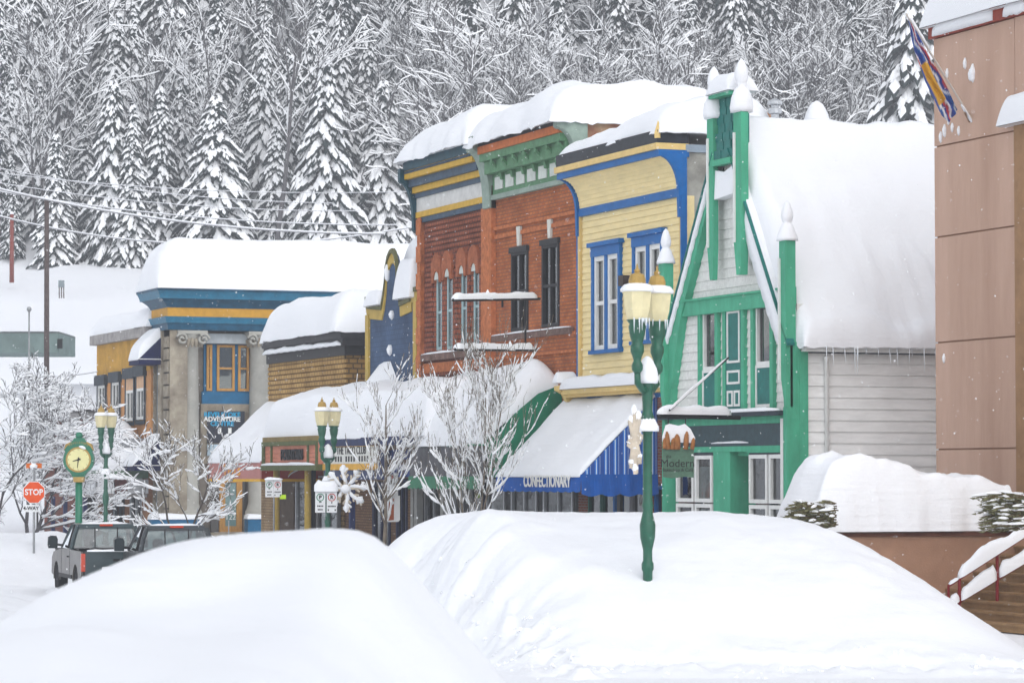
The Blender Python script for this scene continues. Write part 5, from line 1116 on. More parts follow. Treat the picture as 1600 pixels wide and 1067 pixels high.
b = MB(); b.tube([(co.x-TO.x*.04, co.y-TO.y*.04, .2), (co.x-TO.x*.04, co.y-TO.y*.04, co.z+.1)], .03, 8); b.build('post', ALU, og)
b = MB(); b.lathe(co+TO*.05-UP*.12, [(.02, 0), (.1, .05), (.13, .12), (.04, .2)], 8); b.build('snow', SNOW, og, smooth=True)
ck = pD(123.5, 718, 90.0); cl = thing('street_clock', 'round-faced green and gold street clock on a post', 'clock', (ck.x, ck.y, 0))
CG = mat('clock_green', (.005, .16, .085), .35, .1, 6, spec=.5)
b = MB(); b.tube([(ck.x, ck.y, -.3), (ck.x, ck.y, ck.z-.5)], .105, 14); b.build('post', CG, cl, smooth=True)
N_ = 36
def disc(r, off, th, asp=1.0): return [ck+TO*off+FR*(cos(2*pi*k/N_)*r)+UP*(sin(2*pi*k/N_)*r*asp) for k in range(N_)], TO*-th
b = MB(); b.prism(*disc(.445, .13, .26)); b.build('case', CG, cl)
b = MB(); ring(b, ck, .32, .37, .15); b.build('bezel', GOLD, cl)
b = MB(); b.prism(*disc(.335, .145, .02)); fc = b.build('face', mat('clock_face', (.74, .70, .36), .5, .05), cl)
for k in range(12):
    a = k*pi/6; p = ck+TO*.15+FR*(sin(a)*.29)+UP*(cos(a)*.29); text(str(k or 12), .055, fc, SBK, p, FR, UP, .001, name='numeral')
for a, L, w_ in ((radians(186), .24, .02), (radians(254), .17, .026)):
    d = FR*sin(a)+UP*cos(a); e = FR*cos(a)-UP*sin(a); b = MB(); b.prism([ck+TO*.155-d*.07+e*w_, ck+TO*.155+d*L+e*w_*.4, ck+TO*.155+d*L-e*w_*.4, ck+TO*.155-d*.07-e*w_], TO*-.004); b.build('clock_hand', SBK, fc)
def poly(name, m_, pts, off, th, par): b = MB(); b.prism([pD(x, y, 90.0)+TO*off for x, y in pts], TO*-th); return b.build(name, m_, par)
poly('crest', CG, [(101, 703), (106, 694), (113, 690), (117, 684), (131, 684), (135, 690), (141, 694), (146, 703), (140, 712), (107, 712)], .11, .22, cl)
b = MB(); b.lathe(ck+UP*.70, [(.02, -.1), (.09, -.08), (.115, 0), (.09, .08), (.02, .11)], 12); b.build('crest_ball', CG, cl, smooth=True)
for s_ in (-1, 1): poly('scroll', GOLD, [(123.5+s_*23, 704), (123.5+s_*20, 694), (123.5+s_*12, 690), (123.5+s_*13, 692.5), (123.5+s_*19, 698)], .13, .26, cl)
poly('bracket', CG, [(110, 738), (137, 738), (130, 748), (117, 748)], .1, .2, cl); poly('collar', GOLD, [(115, 745), (132, 745), (131, 753), (116, 753)], .14, .28, cl)
n = 10
for k, ch in enumerate('REVELSTOKE'):
    a = radians(lerp(32, -32, k/9)); p = ck+TO*.115+FR*(-sin(a)*.50)+UP*(cos(a)*.50); text(ch, .085, cl, GOLD, p, FR*cos(a)+UP*sin(a), UP*cos(a)-FR*sin(a), .004, name='letter')
b = MB(); P = [ck+TO*.14+FR*(sin(a)*.36)+UP*(cos(a)*.385) for a in (.05, .25, .45, .62)]; b.tube(P, [.02, .045, .05, .02], 6); b.build('snow', SNOW, cl, smooth=True)
# ================================================================== hanging signs
wb = pD(1090, 648, 70.0)
hb = thing('bakery_sign', 'hanging bakery sign shaped as a bag of baguettes under an iron arm', 'sign', (29.6, 69.6, 0))
def hp(px, py, D=68.3): return pD(px, py, D)
b = MB(); b.tube([hp(1029, 650), hp(1155, 652.5, 70.6)], .055, 6); b.build('arm', BLACK, hb)
b = MB(); b.tube([hp(1046, 641), hp(1138, 559, 70.8)], .022, 6); st_ = b.build('stay', BLACK, hb)
b = MB(); snow_strip(b, [hp(1047, 640).lerp(hp(1137, 560, 70.8), t/12) for t in range(13)], .05, .06); b.build('stay_snow', SNOW, st_, smooth=True)
b = MB(); snow_strip(b, [hp(1029, 648.5).lerp(hp(1140, 650, 70.3), t/16)+UP*.02 for t in range(17)], .2, .2); b.build('arm_snow', SNOW, hb, smooth=True)
for px in (1044, 1071): b = MB(); b.tube([hp(px, 652), hp(px, 672)], .012, 5); b.build('hanger', BLACK, hb)
def hpoly(name, m_, pts, off, th, par=hb): b = MB(); b.prism([hp(x, y)+TO*off for x, y in pts], TO*-th); return b.build(name, m_, par)
bag = hpoly('bag', mat('sage_bag', (.095, .18, .125), .7, .15, 5), [(1035, 698), (1036, 745), (1050, 747), (1070, 744.5), (1084, 746), (1084, 701), (1060, 698.5)], .06, .12)
BRD = mat('baguette_brown', (.36, .15, .05), .7, .2, 9)
for x, y0_, y1_, ti, r_ in ((1038, 684, 701, 0, .045), (1044, 674, 702, .12, .055), (1050, 684, 702, -.1, .05), (1058, 678, 702, .02, .075), (1071, 674, 702, -.1, .06), (1081, 684, 702, -.14, .05)):
    a, e = hp(x, y1_)+TO*.07, hp(x+ti*-20, y0_)+TO*.07; P = [a.lerp(e, t/5) for t in range(6)]; b = MB(); b.tube(P, [r_, r_, r_*1.05, r_, r_*.85, r_*.3], 8, squash=1.0); b.build('baguette', BRD, hb, smooth=True)
hpoly('snow', SNOW, [(1035, 690), (1035, 681), (1040, 664), (1046, 662), (1060, 665), (1070, 662), (1079, 670), (1086, 684), (1086, 692)], .03, .1)
for s_, x, y, z_ in (('the', 1044.5, 713.5, .10), ('Modern', 1058.5, 724, .25), ('Bakeshop & Café', 1059, 734, .105)):
    text(s_, z_, bag, SBK, hp(x, y)+TO*.064, FR, UP, .003, sx=.95)
# empty iron brackets of the brick shop
D_ = 84.0
ib = thing('iron_sign_bracket', 'empty iron hanging-sign bracket with snow on its two arms', 'bracket', (29.9, 80.5, 0))
def ip(px, py): return pD(px, py, lerp(79.5, 83.0, (px-708)/132))
for (a, e, pk) in (((708, 469), (843, 467), (762, 456)), ((711, 546), (838, 547), (797, 536))):
    b = MB(); b.tube([ip(*a), ip(*e)], .045, 6); arm = b.build('arm', BLACK, ib)
    b = MB(); P = []
    for t in range(25): x = lerp(a[0], e[0]-6, t/24); P.append(ip(x, lerp(a[1], e[1], t/24)-1))
    k0 = len(b.v); snow_strip(b, P, .22, .16); pkp = ip(*pk); 
    b.lathe(pkp-UP*.2, [(.16, 0), (.1, .1), (.04, .2), (.01, .26)], 8); stuff(b.build('snow', SNOW, arm, smooth=True))
b = MB(); b.tube([ip(821, 468), ip(821, 547)], .03, 6); b.tube([ip(785, 470), ip(785, 480)], .03, 6); b.build('rod', BLACK, ib)
# blade sign near the middle tree
bsn = thing('blade_sign', 'vertical white and rust blade sign behind the young tree', 'sign', (28.6, 88, 0))
def bp_(px, py): return pD(px, py, 86.0)
def bpoly(name, m_, pts, off, th): b = MB(); b.prism([bp_(x, y)+TO*off for x, y in pts], TO*-th); return b.build(name, m_, bsn)
pn = bpoly('upper_panel', mat('blade_white', (.66, .66, .66), .6, .06), [(605, 741), (622, 740), (622, 779), (605, 780)], .05, .1)
bpoly('lower_panel', mat('blade_white', (.66, .66, .66)), [(603, 776), (625, 774), (625, 812), (622, 815), (604, 815)], .07, .14)
bpoly('rust_panel', mat('rust_panel', (.32, .075, .025), .6, .15, 6), [(604, 779), (616, 778), (615.5, 812), (606, 813)], .075, .003)
b = MB(); ring(b, bp_(613, 785), .001, .05, .08); b.build('emblem', SIGNW, bsn)
for k, (x, y) in enumerate(((613, 745), (613, 753), (613, 765), (613, 772))): b = MB(); plate(b, bp_(x, y)+TO*.053, .08, .1 if k < 2 else .05, .002); b.build('glyph', mat('faded_red', (.4, .16, .15), .6) if k == 0 else SBK, pn)
# ================================================================== poles and wires
WOODP = mat('pole_wood', (.10, .075, .07), .8, .2, 5); REDP = mat('red_pole', (.22, .05, .035), .7, .15)
wires = []
def pole(label, px, ptop, pbot, D, r_, m_, arms=True):
    a = pD(px, pbot, D); e = pD(px, ptop, D); t = thing('utility_pole', label, 'utility pole', (a.x, a.y, a.z)); b = MB(); b.tube([a-UP*1, e], [r_, r_*.8], 10); b.build('pole', m_, t, smooth=True)
    b = MB(); b.lathe(e, [(r_*.9, 0), (r_*.9, .1), (r_*.3, .22)], 8); b.build('snow', SNOW, t, smooth=True); return t
pole('tall wooden utility pole on the snowy slope at left', 73, 312, 640, 150.0, .14, WOODP)
pole('short red pole standing before the forest edge at far left', 18.5, 335, 420, 222.0, .17, REDP)
t = pole('thin street-light pole behind the bare tree at left', 45.5, 486, 640, 140.0, .045, ALU)
b = MB(); q = pD(45.5, 484, 140); b.lathe(q, [(.05, -.1), (.12, 0), (.1, .1), (.02, .14)], 10); b.build('lamp_head', ALU, t)
WIRE = mat('wire', (.3, .3, .32), .6, .1)
def wire(label, a, c, D0, D1, sag, r_=.02):
    P = []; n = 40
    for i in range(n+1):
        t = i/n; q = pD(lerp(a[0], c[0], t), lerp(a[1], c[1], t), lerp(D0, D1, t)); P.append(q-UP*(sag*4*t*(1-t)))
    b = MB(); b.tube(P, r_, 4); w_ = b.build('cable', WIRE, None); b2 = MB(); b2.tube([p+UP*(r_+.022) for p in P], r_*1.5, 4); w_['label'] = label; w_['category'] = 'cable'; w_['group'] = 'snow-covered overhead wires'; b2.build('snow', SNOW, w_)
wire('thick snow-covered cable crossing from the pole top to the bank roof', (-10, 294), (600, 366), 148, 160, .6, .03)
wire('snow-covered wire starting just above the thick cable at left', (-10, 298), (620, 352), 160, 170, .5, .016)
wire('lower snow-covered wire crossing the wooden utility pole', (-10, 336), (640, 356), 150, 165, 1.2, .022)
for k, (a, c) in enumerate((((-10, 262), (520, 318)), ((-10, 270), (640, 300)), ((-10, 285), (560, 330)))): wire('thin wire strung high in front of the forest, %s of three' % ('topmost', 'middle', 'lowest')[k], a, c, 190, 195, .5, .011)
wire('single thin wire from the stucco shop across the white slope', (40, 588), (152, 581), 138, 132, .1, .012)
# stilted board on the slope and the long low shed
q = pD(95.5, 440, 205); t = thing('stilted_board', 'small grey board on three thin legs on the white slope', 'board', (q.x, q.y, gz(q.x, q.y)))
b = MB(); b.prism([pD(x, y, 205) for x, y in ((91, 438), (100.5, 438), (100.5, 449), (91, 449))], TO*-.06); b.build('panel', mat('grey_board', (.2, .24, .26), .7, .1), t)
for px in (92.5, 96, 99.5): b = MB(); b.tube([pD(px, 449, 205), pD(px, 466, 205)], .04, 5); b.build('leg', WOODP, t)
sh = thing('long_shed', 'long low grey-green shed half hidden by the bare tree at left', 'shed', tuple(pD(30, 560, 160)))
a, e = pD(-40, 545, 160), pD(92, 545, 160); z1 = pD(30, 521, 160).z; z0 = pD(30, 551, 160).z
b = MB(); b.prism([(a.x, a.y, z0), (e.x, e.y, z0), (e.x, e.y, z1), (a.x, a.y, z1)], TO*-6); b.build('wall', mat('shed_green', (.16, .22, .21), .8, .15, 1), sh)
b = MB(); b.prism([(a.x, a.y, z1), (e.x, e.y, z1), (e.x-TO.x*6, e.y-TO.y*6, z1), (a.x-TO.x*6, a.y-TO.y*6, z1)], (0, 0, .1)); b.build('roof', mat('shed_edge', (.12, .14, .14), .7), sh)
b = MB(); P = [pD(-40, 521, 160), pD(93, 521, 160)]; snow_strip(b, [P[0].lerp(P[1], t/20)-TO*3+UP*.1 for t in range(21)], 6.2, .12); b.build('roof_snow', SNOW, sh, smooth=True)
b = MB(); q = pD(93.5, 537, 159.8); b.box(q.x-.12, q.x+.12, q.y-.1, q.y+.1, q.z-.25, q.z+.25); b.build('meter_box', BLACK, sh)
lb = thing('low_brick_house', 'low red brick house with a snowy grey roof behind the street clock', 'house', tuple(pD(120, 700, 139)))
a, e = pD(70, 690, 139), pD(152, 690, 139); z1 = pD(110, 655, 139).z
b = MB(); b.prism([(a.x, a.y, 0), (e.x, e.y, 0), (e.x, e.y, z1), (a.x, a.y, z1)], TO*-5); b.build('wall', brick_mat('house_brick', (.2, .06, .045), (.25, .08, .06), (.2, .15, .13)), lb)
z2 = pD(110, 640, 142).z
b = MB(); b.prism([Vector((a.x, a.y, z1))+TO*.3, Vector((e.x, e.y, z1))+TO*.3, Vector((e.x, e.y, z2+.6))-TO*3, Vector((a.x, a.y, z2+.6))-TO*3], (0, 0, .15)); b.build('roof', mat('grey_shingle', (.3, .3, .31), .8, .2), lb)
b = MB(); b.grid([[Vector((a.x, a.y, z1+.5))+TO*.1+(e-a)*t*.1*Vector((1, 1, 0)) if False else Vector((lerp(a.x, e.x, t/8), lerp(a.y, e.y, t/8), z1+.45)) for t in range(9)], [Vector((lerp(a.x, e.x, t/8), lerp(a.y, e.y, t/8), z2+1.2))-TO*3.4 for t in range(9)], [Vector((lerp(a.x, e.x, t/8), lerp(a.y, e.y, t/8), z2+.6))-TO*3.4 for t in range(9)]]); b.build('roof_snow', SNOW, lb, smooth=True)
# ================================================================== flag on the civic building
fg = thing('flag', 'furled blue, white, red and gold flag on a slanting pole', 'flag', tuple(T.p(1515, 190)))
b0, tip = T.p(1527, 200), None
DF = toLD(32, T.y(1515))[1]
def fp(px, py): return pD(px, py, lerp(DF-.1, DF-1.2, (1527-px)/110))
b = MB(); b.tube([fp(1530, 206), fp(1416, 22)], .022, 8); b.build('pole', mat('pole_white', (.6, .55, .5), .5, .1), fg)
b = MB(); b.tube([fp(1527, 206)-TO*.25, fp(1507, 176)], .02, 6); b.tube([fp(1507, 178), fp(1524, 178)-TO*.3], .016, 6); b.build('bracket', mat('bracket_tan', (.3, .2, .14), .6), fg)
m = bpy.data.materials.new('flag_cloth'); m.use_nodes = True; t_ = m.node_tree; bs = t_.nodes['Principled BSDF']; bs.inputs['Roughness'].default_value = .7
at = t_.nodes.new('ShaderNodeAttribute'); at.attribute_name = 'Col'; t_.links.new(at.outputs[0], bs.inputs['Base Color'])
b = MB(); n, k_ = 60, 16; rows = []
wid = [(0, .02), (.12, .1), (.3, .2), (.55, .30), (.75, .3), (.9, .34), (1, .30)]
for i in range(n+1):
    t = i/n; c = fp(lerp(1420, 1497, t), lerp(28, 172, t)); W_ = interp(wid, t); row = []
    for j in range(k_+1):
        s_ = j/k_; fold = sin(s_*14+t*3)*.06*W_/.3; drop = -UP*(s_*W_*.9) - FR*(s_*W_*(.95-.3*t)) + TO*fold
        row.append(c+drop+FR*(.05*sin(s_*9+t*11)*W_))
    rows.append(row)
b.grid(rows); fl = b.build('cloth', m, fg, smooth=True)
ca = fl.data.color_attributes.new('Col', 'FLOAT_COLOR', 'POINT')
for i in range(n+1):
    for j in range(k_+1):
        t, s_ = i/n, j/k_; u = s_*3+t*2.2+.25*sin(t*17)
        if .42 < t < .82 and s_ > .35: c = (.62, .33, .02) if (s_ < .93) else (.03, .07, .3)
        else: c = ((.012, .045, .26), (.012, .045, .26), (.7, .7, .74), (.5, .04, .05), (.012, .045, .26), (.7, .7, .74), (.02, .10, .34))[int(u*2.6+.9*sin(t*23)) % 7]
        ca.data[i*(k_+1)+j].color = (*c, 1)
b = MB(); snow_strip(b, [fp(1418, 27).lerp(fp(1450, 78), i/8)+UP*.01 for i in range(9)], .09, .1); snow_strip(b, [fp(1502, 165).lerp(fp(1521, 196), i/5) for i in range(6)], .07, .06); stuff(b.build('snow', SNOW, fg, smooth=True))
# ================================================================== planter, stairs, rail and shrubs in front of the civic building
py0 = 50.2
plt = thing('planter_wall', 'brown stucco retaining wall with a flat dark coping', 'retaining wall', (28.5, 53, 0))
zc_ = pY(1400, 830, py0).z
b = MB(); b.box(23.2, 31.9, py0, 57, 0, zc_-.09); b.build('wall', STU2, plt); b = MB(); b.box(23.15, 31.9, py0-.05, 57, zc_-.088, zc_); b.build('coping', mat('dark_coping', (.14, .055, .035), .7, .15), plt)
def Tpl(x, y):
    l = pY(1310, 800, py0).x; prof = [(pY(px, 800, py0+.6).x, (828-py)/87.0) for px, py in ((1235, 828), (1256, 770), (1275, 722), (1300, 706), (1340, 708), (1395, 722), (1430, 738), (1500, 742), (1560, 752), (1582, 752), (1588, 800))]
    return max(.02, sinterp(prof, x))*(1+.1*fbm(x*1.3, y*1.3, 4)*sstep(py0+.2, py0+1, y))
x0_, x1_ = pY(1264, 800, py0).x, pY(1586, 800, py0).x
ps = snow_slab('snow_heap', None, x0_, x1_, py0-.12, py0+1.5, zc_, Tpl, .16, (70, 18), .06, 1.4, 21, m=SNOWR, Rx=.14, lump=.13)
tag(ps, 'thick block of snow with a sheared face lying on the retaining wall', 'snow heap')
# stairs climb towards the building
sx0 = 27.2; rise, run = .155, .29; STP = mat('stair_concrete', (.36, .22, .11), .85, .16, 1.5, bump=.3, c2=(.22, .13, .06)); sts = thing('staircase', 'ochre concrete steps climbing to the civic building', 'stairs', (29, 46, 0))
for k in range(13): b = MB(); xs_ = sx0+k*run; b.box(xs_, 31.9, 41, py0-.003, k*rise, (k+1)*rise-.045); b.box(xs_-.03, 31.9, 41, py0-.003, (k+1)*rise-.045+.001, (k+1)*rise); b.build('step', STP, sts)
RAILM = mat('rail_red', (.22, .018, .02), .45, .15); hr = thing('handrail', 'dark red stair handrail with snow on both rails', 'handrail', (28, 48.2, 0))
def rp(px, py): return pY(px, py, 48.2)
b = MB(); b.tube([rp(1482, 915), rp(1620, 826)], .025, 8); r1 = b.build('top_rail', RAILM, hr); b = MB(); b.tube([rp(1482, 950), rp(1620, 868)], .025, 8); r2 = b.build('lower_rail', RAILM, hr)
for px, pa, pb in ((1482, 914, 990), (1499, 904, 1000), (1558, 866, 978), (1612, 832, 940)): b = MB(); b.tube([rp(px, pb), rp(px, pa)], .03 if px != 1482 else .022, 8); b.build('post', RAILM, hr)
b = MB(); P = [rp(lerp(1483, 1497, i/4), lerp(913, 904, i/4)) for i in range(5)]; snow_strip(b, P, .12, .06); P = [rp(lerp(1498, 1618, i/20), lerp(903, 826, i/20)) for i in range(21)]; snow_strip(b, P, .17, .25); stuff(b.build('snow', SNOW, r1, smooth=True))
b = MB(); P = [rp(lerp(1483, 1498, i/4), lerp(948, 939, i/4)) for i in range(5)]; snow_strip(b, P, .13, .2); P = [rp(lerp(1501, 1556, i/12), lerp(938, 905, i/12)) for i in range(13)]; snow_strip(b, P, .15, .27); P = [rp(lerp(1561, 1618, i/10), lerp(902, 868, i/10)) for i in range(11)]; snow_strip(b, P, .15, .27); stuff(b.build('snow', SNOW, r2, smooth=True))
b = MB(); P = [rp(lerp(1551, 1592, i/10), lerp(966, 962, i/10)) for i in range(11)]; snow_strip(b, P, .4, .12); b.build('step_snow', SNOWR, sts, smooth=True)
def shrub(label, px0, px1, ptop, pbot, D, lean):
    random.seed(int(px0)); base = pD((px0+px1)/2, pbot, D); t = thing('evergreen_shrub', label, 'shrub', (base.x, base.y, base.z-.1), 'evergreen shrubs by the retaining wall'); W_ = (px1-px0)/FPX*D; Hh = (pbot-ptop)/FPX*D
    b = MB(); s_ = MB(); tw = MB()
    for k in range(260):
        u = random.random(); a = base+FR*((random.random()-.4)*W_*.75)+TO*random.uniform(-.3, .25)+UP*(Hh*random.uniform(.1, 1.0)); ang = random.uniform(-.5, .5)+lean; L = W_*.28*random.uniform(.6, 1.2)
        e = a+FR*(L*sin(ang)*1.6)+UP*(L*.35*cos(ang)*random.uniform(-.4, 1.2))+TO*random.uniform(-.1, .15); P = [a.lerp(e, i/4)-UP*(.12*L*(i/4)**2) for i in range(5)]
        tw.tube(P, [.012, .01, .008, .006, .003], 4)
        for i in range(14):
            p = P[0].lerp(P[-1], .15+.85*i/14)-UP*(.12*L*(i/14)**2); d = (e-a).normalized(); sd = Vector((random.uniform(-1, 1), random.uniform(-1, 1), random.uniform(-.7, .5))); q = p+(d*.6+sd*.5)*.11
            w_ = d.cross(sd).normalized()*.02; b.add([p-w_, p+w_, q], [(0, 1, 2)])
        if random.random() < .5: s_.tube([p_+UP*.02 for p_ in P[1:]], [.012, .03, .028, .012], 5)
    tw.build('branches', mat('shrub_twig', (.13, .09, .05), .9, .2), t); stuff(b.build('needles', mat('shrub_needles', (.2, .19, .10), .8, .3, 12, c2=(.08, .085, .04)), t)); stuff(s_.build('snow', SNOWT, t)); return t
shrub('drooping evergreen shrub at the near end of the snow block', 1240, 1312, 786, 828, 55.0, -.7)
shrub('drooping evergreen shrub above the stair handrail', 1545, 1640, 772, 832, 53.0, -.9)
# ================================================================== pickups
TGLASS = glass_mat('tinted_glass', (.28, .36, .35))
def pickup(label, loc, heading, body, side, mir):
    """local: +y forward, x right; origin on the ground under the rear axle"""
    t = thing('pickup_truck', label, 'pickup truck', (0, 0, 0), 'pickups parked in the street')
    W = .98
    def prof_side(xx):
        pts = [(-1.05, .62), (-1.05, 1.18), (-.98, 1.24), (1.05, 1.26), (1.05, 1.30), (2.85, 1.24), (4.15, 1.14), (4.5, .98), (4.55, .55)]
        for c_ in (3.62, 0.0):
            arc = [(c_+.52*cos(a), .40+.50*sin(a)) for a in [pi*k/12 for k in range(13)]]; pts += [(c_+.55, .50)] + arc + [(c_-.55, .50)]
        return [(xx, y, z) for y, z in pts]
    b = MB(); b.prism(prof_side(-W), (.06, 0, 0)); b.build('side_panel', side, t); b = MB(); b.prism(prof_side(W-.06), (.06, 0, 0)); b.build('side_panel', side, t)
    b = MB(); b.box(-W+.06, W-.06, -.98, -.9, .5, .62); b.box(-W+.06, W-.06, -1.0, 4.45, .62, .7); b.box(-W+.06, W-.06, 1.1, 4.3, .7, 1.2); b.box(-W+.05, W-.05, 2.9, 4.3, 1.2, 1.235); b.build('chassis', BLACK, t)
    b = MB(); b.box(-W+.1, W-.1, -1.1, -1.0, .66, 1.21); b.box(-W+.16, W-.16, -1.115, -1.1, .9, 1.1); b.box(-W+.1, W-.1, -1.12, -1.0, 1.21, 1.25); tgx = b.build('tailgate', body, t)
    b = MB(); b.box(-.16, .16, -1.135, -1.117, 1.0, 1.06); b.build('tailgate_handle', BLACK, tgx)
    b = MB(); snow_strip(b, [(lerp(-W+.15, W-.15, i/8), -1.06, 1.25) for i in range(9)], .1, .06); b.build('tailgate_snow', SNOW, tgx, smooth=True)
    b = MB(); b.box(-.7+.3-.05, -.1, -1.13, -1.117, .76, .86); b.build('licence_plate', SIGNW, tgx)
    b = MB(); b.box(-W+.02, W-.02, -1.28, -1.08, .48, .62); bp__ = b.build('bumper', mat('chrome', (.5, .51, .53), .25, .1, metal=.8), t)
    for s_ in (-1, 1):
        b = MB(); b.box(s_*(W-.125), s_*(W+.004), -1.1, -.98, .74, 1.2); b.build('tail_light', mat('tail_red', (.55, .05, .015), .25, .15, 20, spec=.6), t)
    # cab
    zt, yb, yf = 1.93, 1.06, 2.5
    def P(y, z, w_): return [(-w_, y, z), (w_, y, z)]
    secs = [(1.06, 1.28, .93), (1.16, 1.84, .76), (1.24, 1.92, .72), (2.1, 1.94, .72), (2.3, 1.88, .74), (3.0, 1.3, .92)]
    rows = [P(*s_) for s_ in secs]; b = MB()
    b.grid(rows[1:5][::1]); 
    # roof slab
    b = MB(); b.add([p for r_ in rows[1:5] for p in r_] + [(p[0]*.99, p[1], p[2]-.05) for r_ in rows[1:5] for p in r_], [(0, 1, 3, 2), (2, 3, 5, 4), (4, 5, 7, 6), (0, 2, 10, 8), (2, 4, 12, 10), (4, 6, 14, 12), (1, 9, 11, 3), (3, 11, 13, 5), (5, 13, 15, 7), (0, 8, 9, 1), (6, 7, 15, 14)]); b.build('cab_roof', body, t)
    b = MB(); snow_strip(b, [(lerp(-.6, .6, i/6), 1.5, 1.925) for i in range(7)], .5, .05); b.build('roof_snow', SNOW, t, smooth=True)
    for s_ in (-1, 1):
        b = MB(); b.tube([(s_*.93, 1.08, 1.26), (s_*.86, 1.12, 1.56), (s_*.755, 1.18, 1.86)], .065, 6); b.build('rear_pillar', body, t)
        b = MB(); b.tube([(s_*.74, 2.28, 1.88), (s_*.9, 2.98, 1.28)], .05, 6); b.build('front_pillar', body, t)
        b = MB(); b.tube([(s_*.755, 1.7, 1.9), (s_*.93, 1.7, 1.28)], .035, 6); b.build('door_pillar', BLACK, t)
        b = MB(); b.add([(s_*.925, 1.1, 1.27), (s_*.925, 2.95, 1.27), (s_*.745, 2.28, 1.88), (s_*.75, 1.2, 1.88)], [(0, 1, 2, 3)]); b.build('side_window', TGLASS, t)
        b = MB(); b.tube([(s_*.93, 2.6, 1.34), (s_*1.12, 2.58, 1.36)], .035, 6); m_ = b.build('mirror_arm', BLACK, t)
        b = MB(); b.prism([(s_*1.1, 2.52, 1.26), (s_*1.33, 2.54, 1.26), (s_*1.35, 2.54, 1.36), (s_*1.34, 2.54, 1.56), (s_*1.27, 2.54, 1.60), (s_*1.13, 2.52, 1.59), (s_*1.09, 2.52, 1.5)], (0, .14, 0)); b.build('mirror', mir, m_)
        b = MB(); b.lathe((s_*.4, 1.55, 1.3), [(.06, 0), (.14, .06), (.15, .2), (.1, .28), (.02, .3)], 8); b.build('headrest', mat('seat_grey', (.05, .055, .06), .8, .2), t)
        b = MB(); b.box(s_*(W+.002), s_*(W+.03), 1.25, 1.42, 1.05, 1.09); b.build('door_handle', BLACK, t)
        for yy_ in (1.04, 2.62): b = MB(); b.box(s_*(W-.01), s_*(W+.004), yy_, yy_+.02, .6, 1.27); b.build('door_gap', BLACK, t)
        b = MB(); b.box(s_*(W-.02), s_*(W+.02), .6, 3.0, .5, .6); b.build('sill', BLACK, t)
        for y_ in (0, 3.62):
            b = MB(); b.lathe((0, 0, 0), [(.25, -.12), (.36, -.13), (.4, -.1), (.4, .1), (.36, .13), (.25, .12)], 24); b.v = [(s_*(W-.14)+p[2], y_+p[0], .40+p[1]) for p in b.v]; wh = b.build('wheel', mat('tyre', (.018, .018, .02), .85, .2), t)
            b = MB(); b.lathe((0, 0, 0), [(.03, .12*1), (.1, .1), (.2, .06), (.25, .11), (.25, -.1)], 16); b.v = [(s_*(W-.14)+s_*p[2], y_+p[0], .40+p[1]) for p in b.v]; b.build('rim', mat('rim_grey', (.35, .35, .36), .4, .15, metal=.6), wh)
            b = MB(); b.lathe((s_*(W-.1), y_, -.05), [(.5, 0), (.4, .1), (.25, .2), (.1, .22)], 10); b.build('wheel_snow', SNOWR, t, smooth=True)
    b = MB(); b.add([(-.88, 1.09, 1.29), (.88, 1.09, 1.29), (.72, 1.17, 1.83), (-.72, 1.17, 1.83)], [(0, 1, 2, 3)]); rw = b.build('rear_window', TGLASS, t)
    b = MB(); 
    for x in (-.3, .3): b.box(x-.012, x+.012, 1.08, 1.16, 1.3, 1.84)
    b.v = [(p[0], p[1]+(p[2]-1.29)*.13, p[2]) for p in b.v]; stuff(b.build('window_divider', BLACK, rw))
    b = MB(); b.add([(-.9, 2.97, 1.3), (.9, 2.97, 1.3), (.73, 2.29, 1.87), (-.73, 2.29, 1.87)], [(0, 1, 2, 3)]); b.build('windscreen', TGLASS, t)
    b = MB(); b.box(-.17, .17, 1.15, 1.19, 1.87, 1.92); b.build('brake_light', mat('brake_red', (.6, .06, .02), .3, .1), t)
    b = MB(); b.box(-.9, .9, 2.0, 2.9, 1.1, 1.3); b.build('dashboard', BLACK, t)
    t.rotation_euler = (0, 0, heading); t.location = loc; return t
BODY = mat('pickup_green_grey', (.035, .06, .068), .3, .15, 3, spec=.5); SIDE = mat('pickup_silver', (.12, .11, .10), .35, .25, 2, metal=.3, spec=.5); DKB = mat('pickup_dark', (.04, .048, .055), .3, .15, 3, spec=.5); DKS = mat('pickup_grey', (.10, .10, .105), .3, .2, 2, metal=.3, spec=.5)
MIR = mat('mirror_shell', (.02, .03, .035), .35, .1)
hd = -radians(5.0)
p = pD(176, 900, 80.5); pickup('dark green-grey and silver pickup seen from behind, fully in view', (p.x, p.y, -.50), hd, BODY, SIDE, MIR)
p = pD(289, 905, 76.5); pickup('dark pickup half hidden behind the near snow mound', (p.x, p.y, -.48), hd*.9, DKB, DKS, MIR)
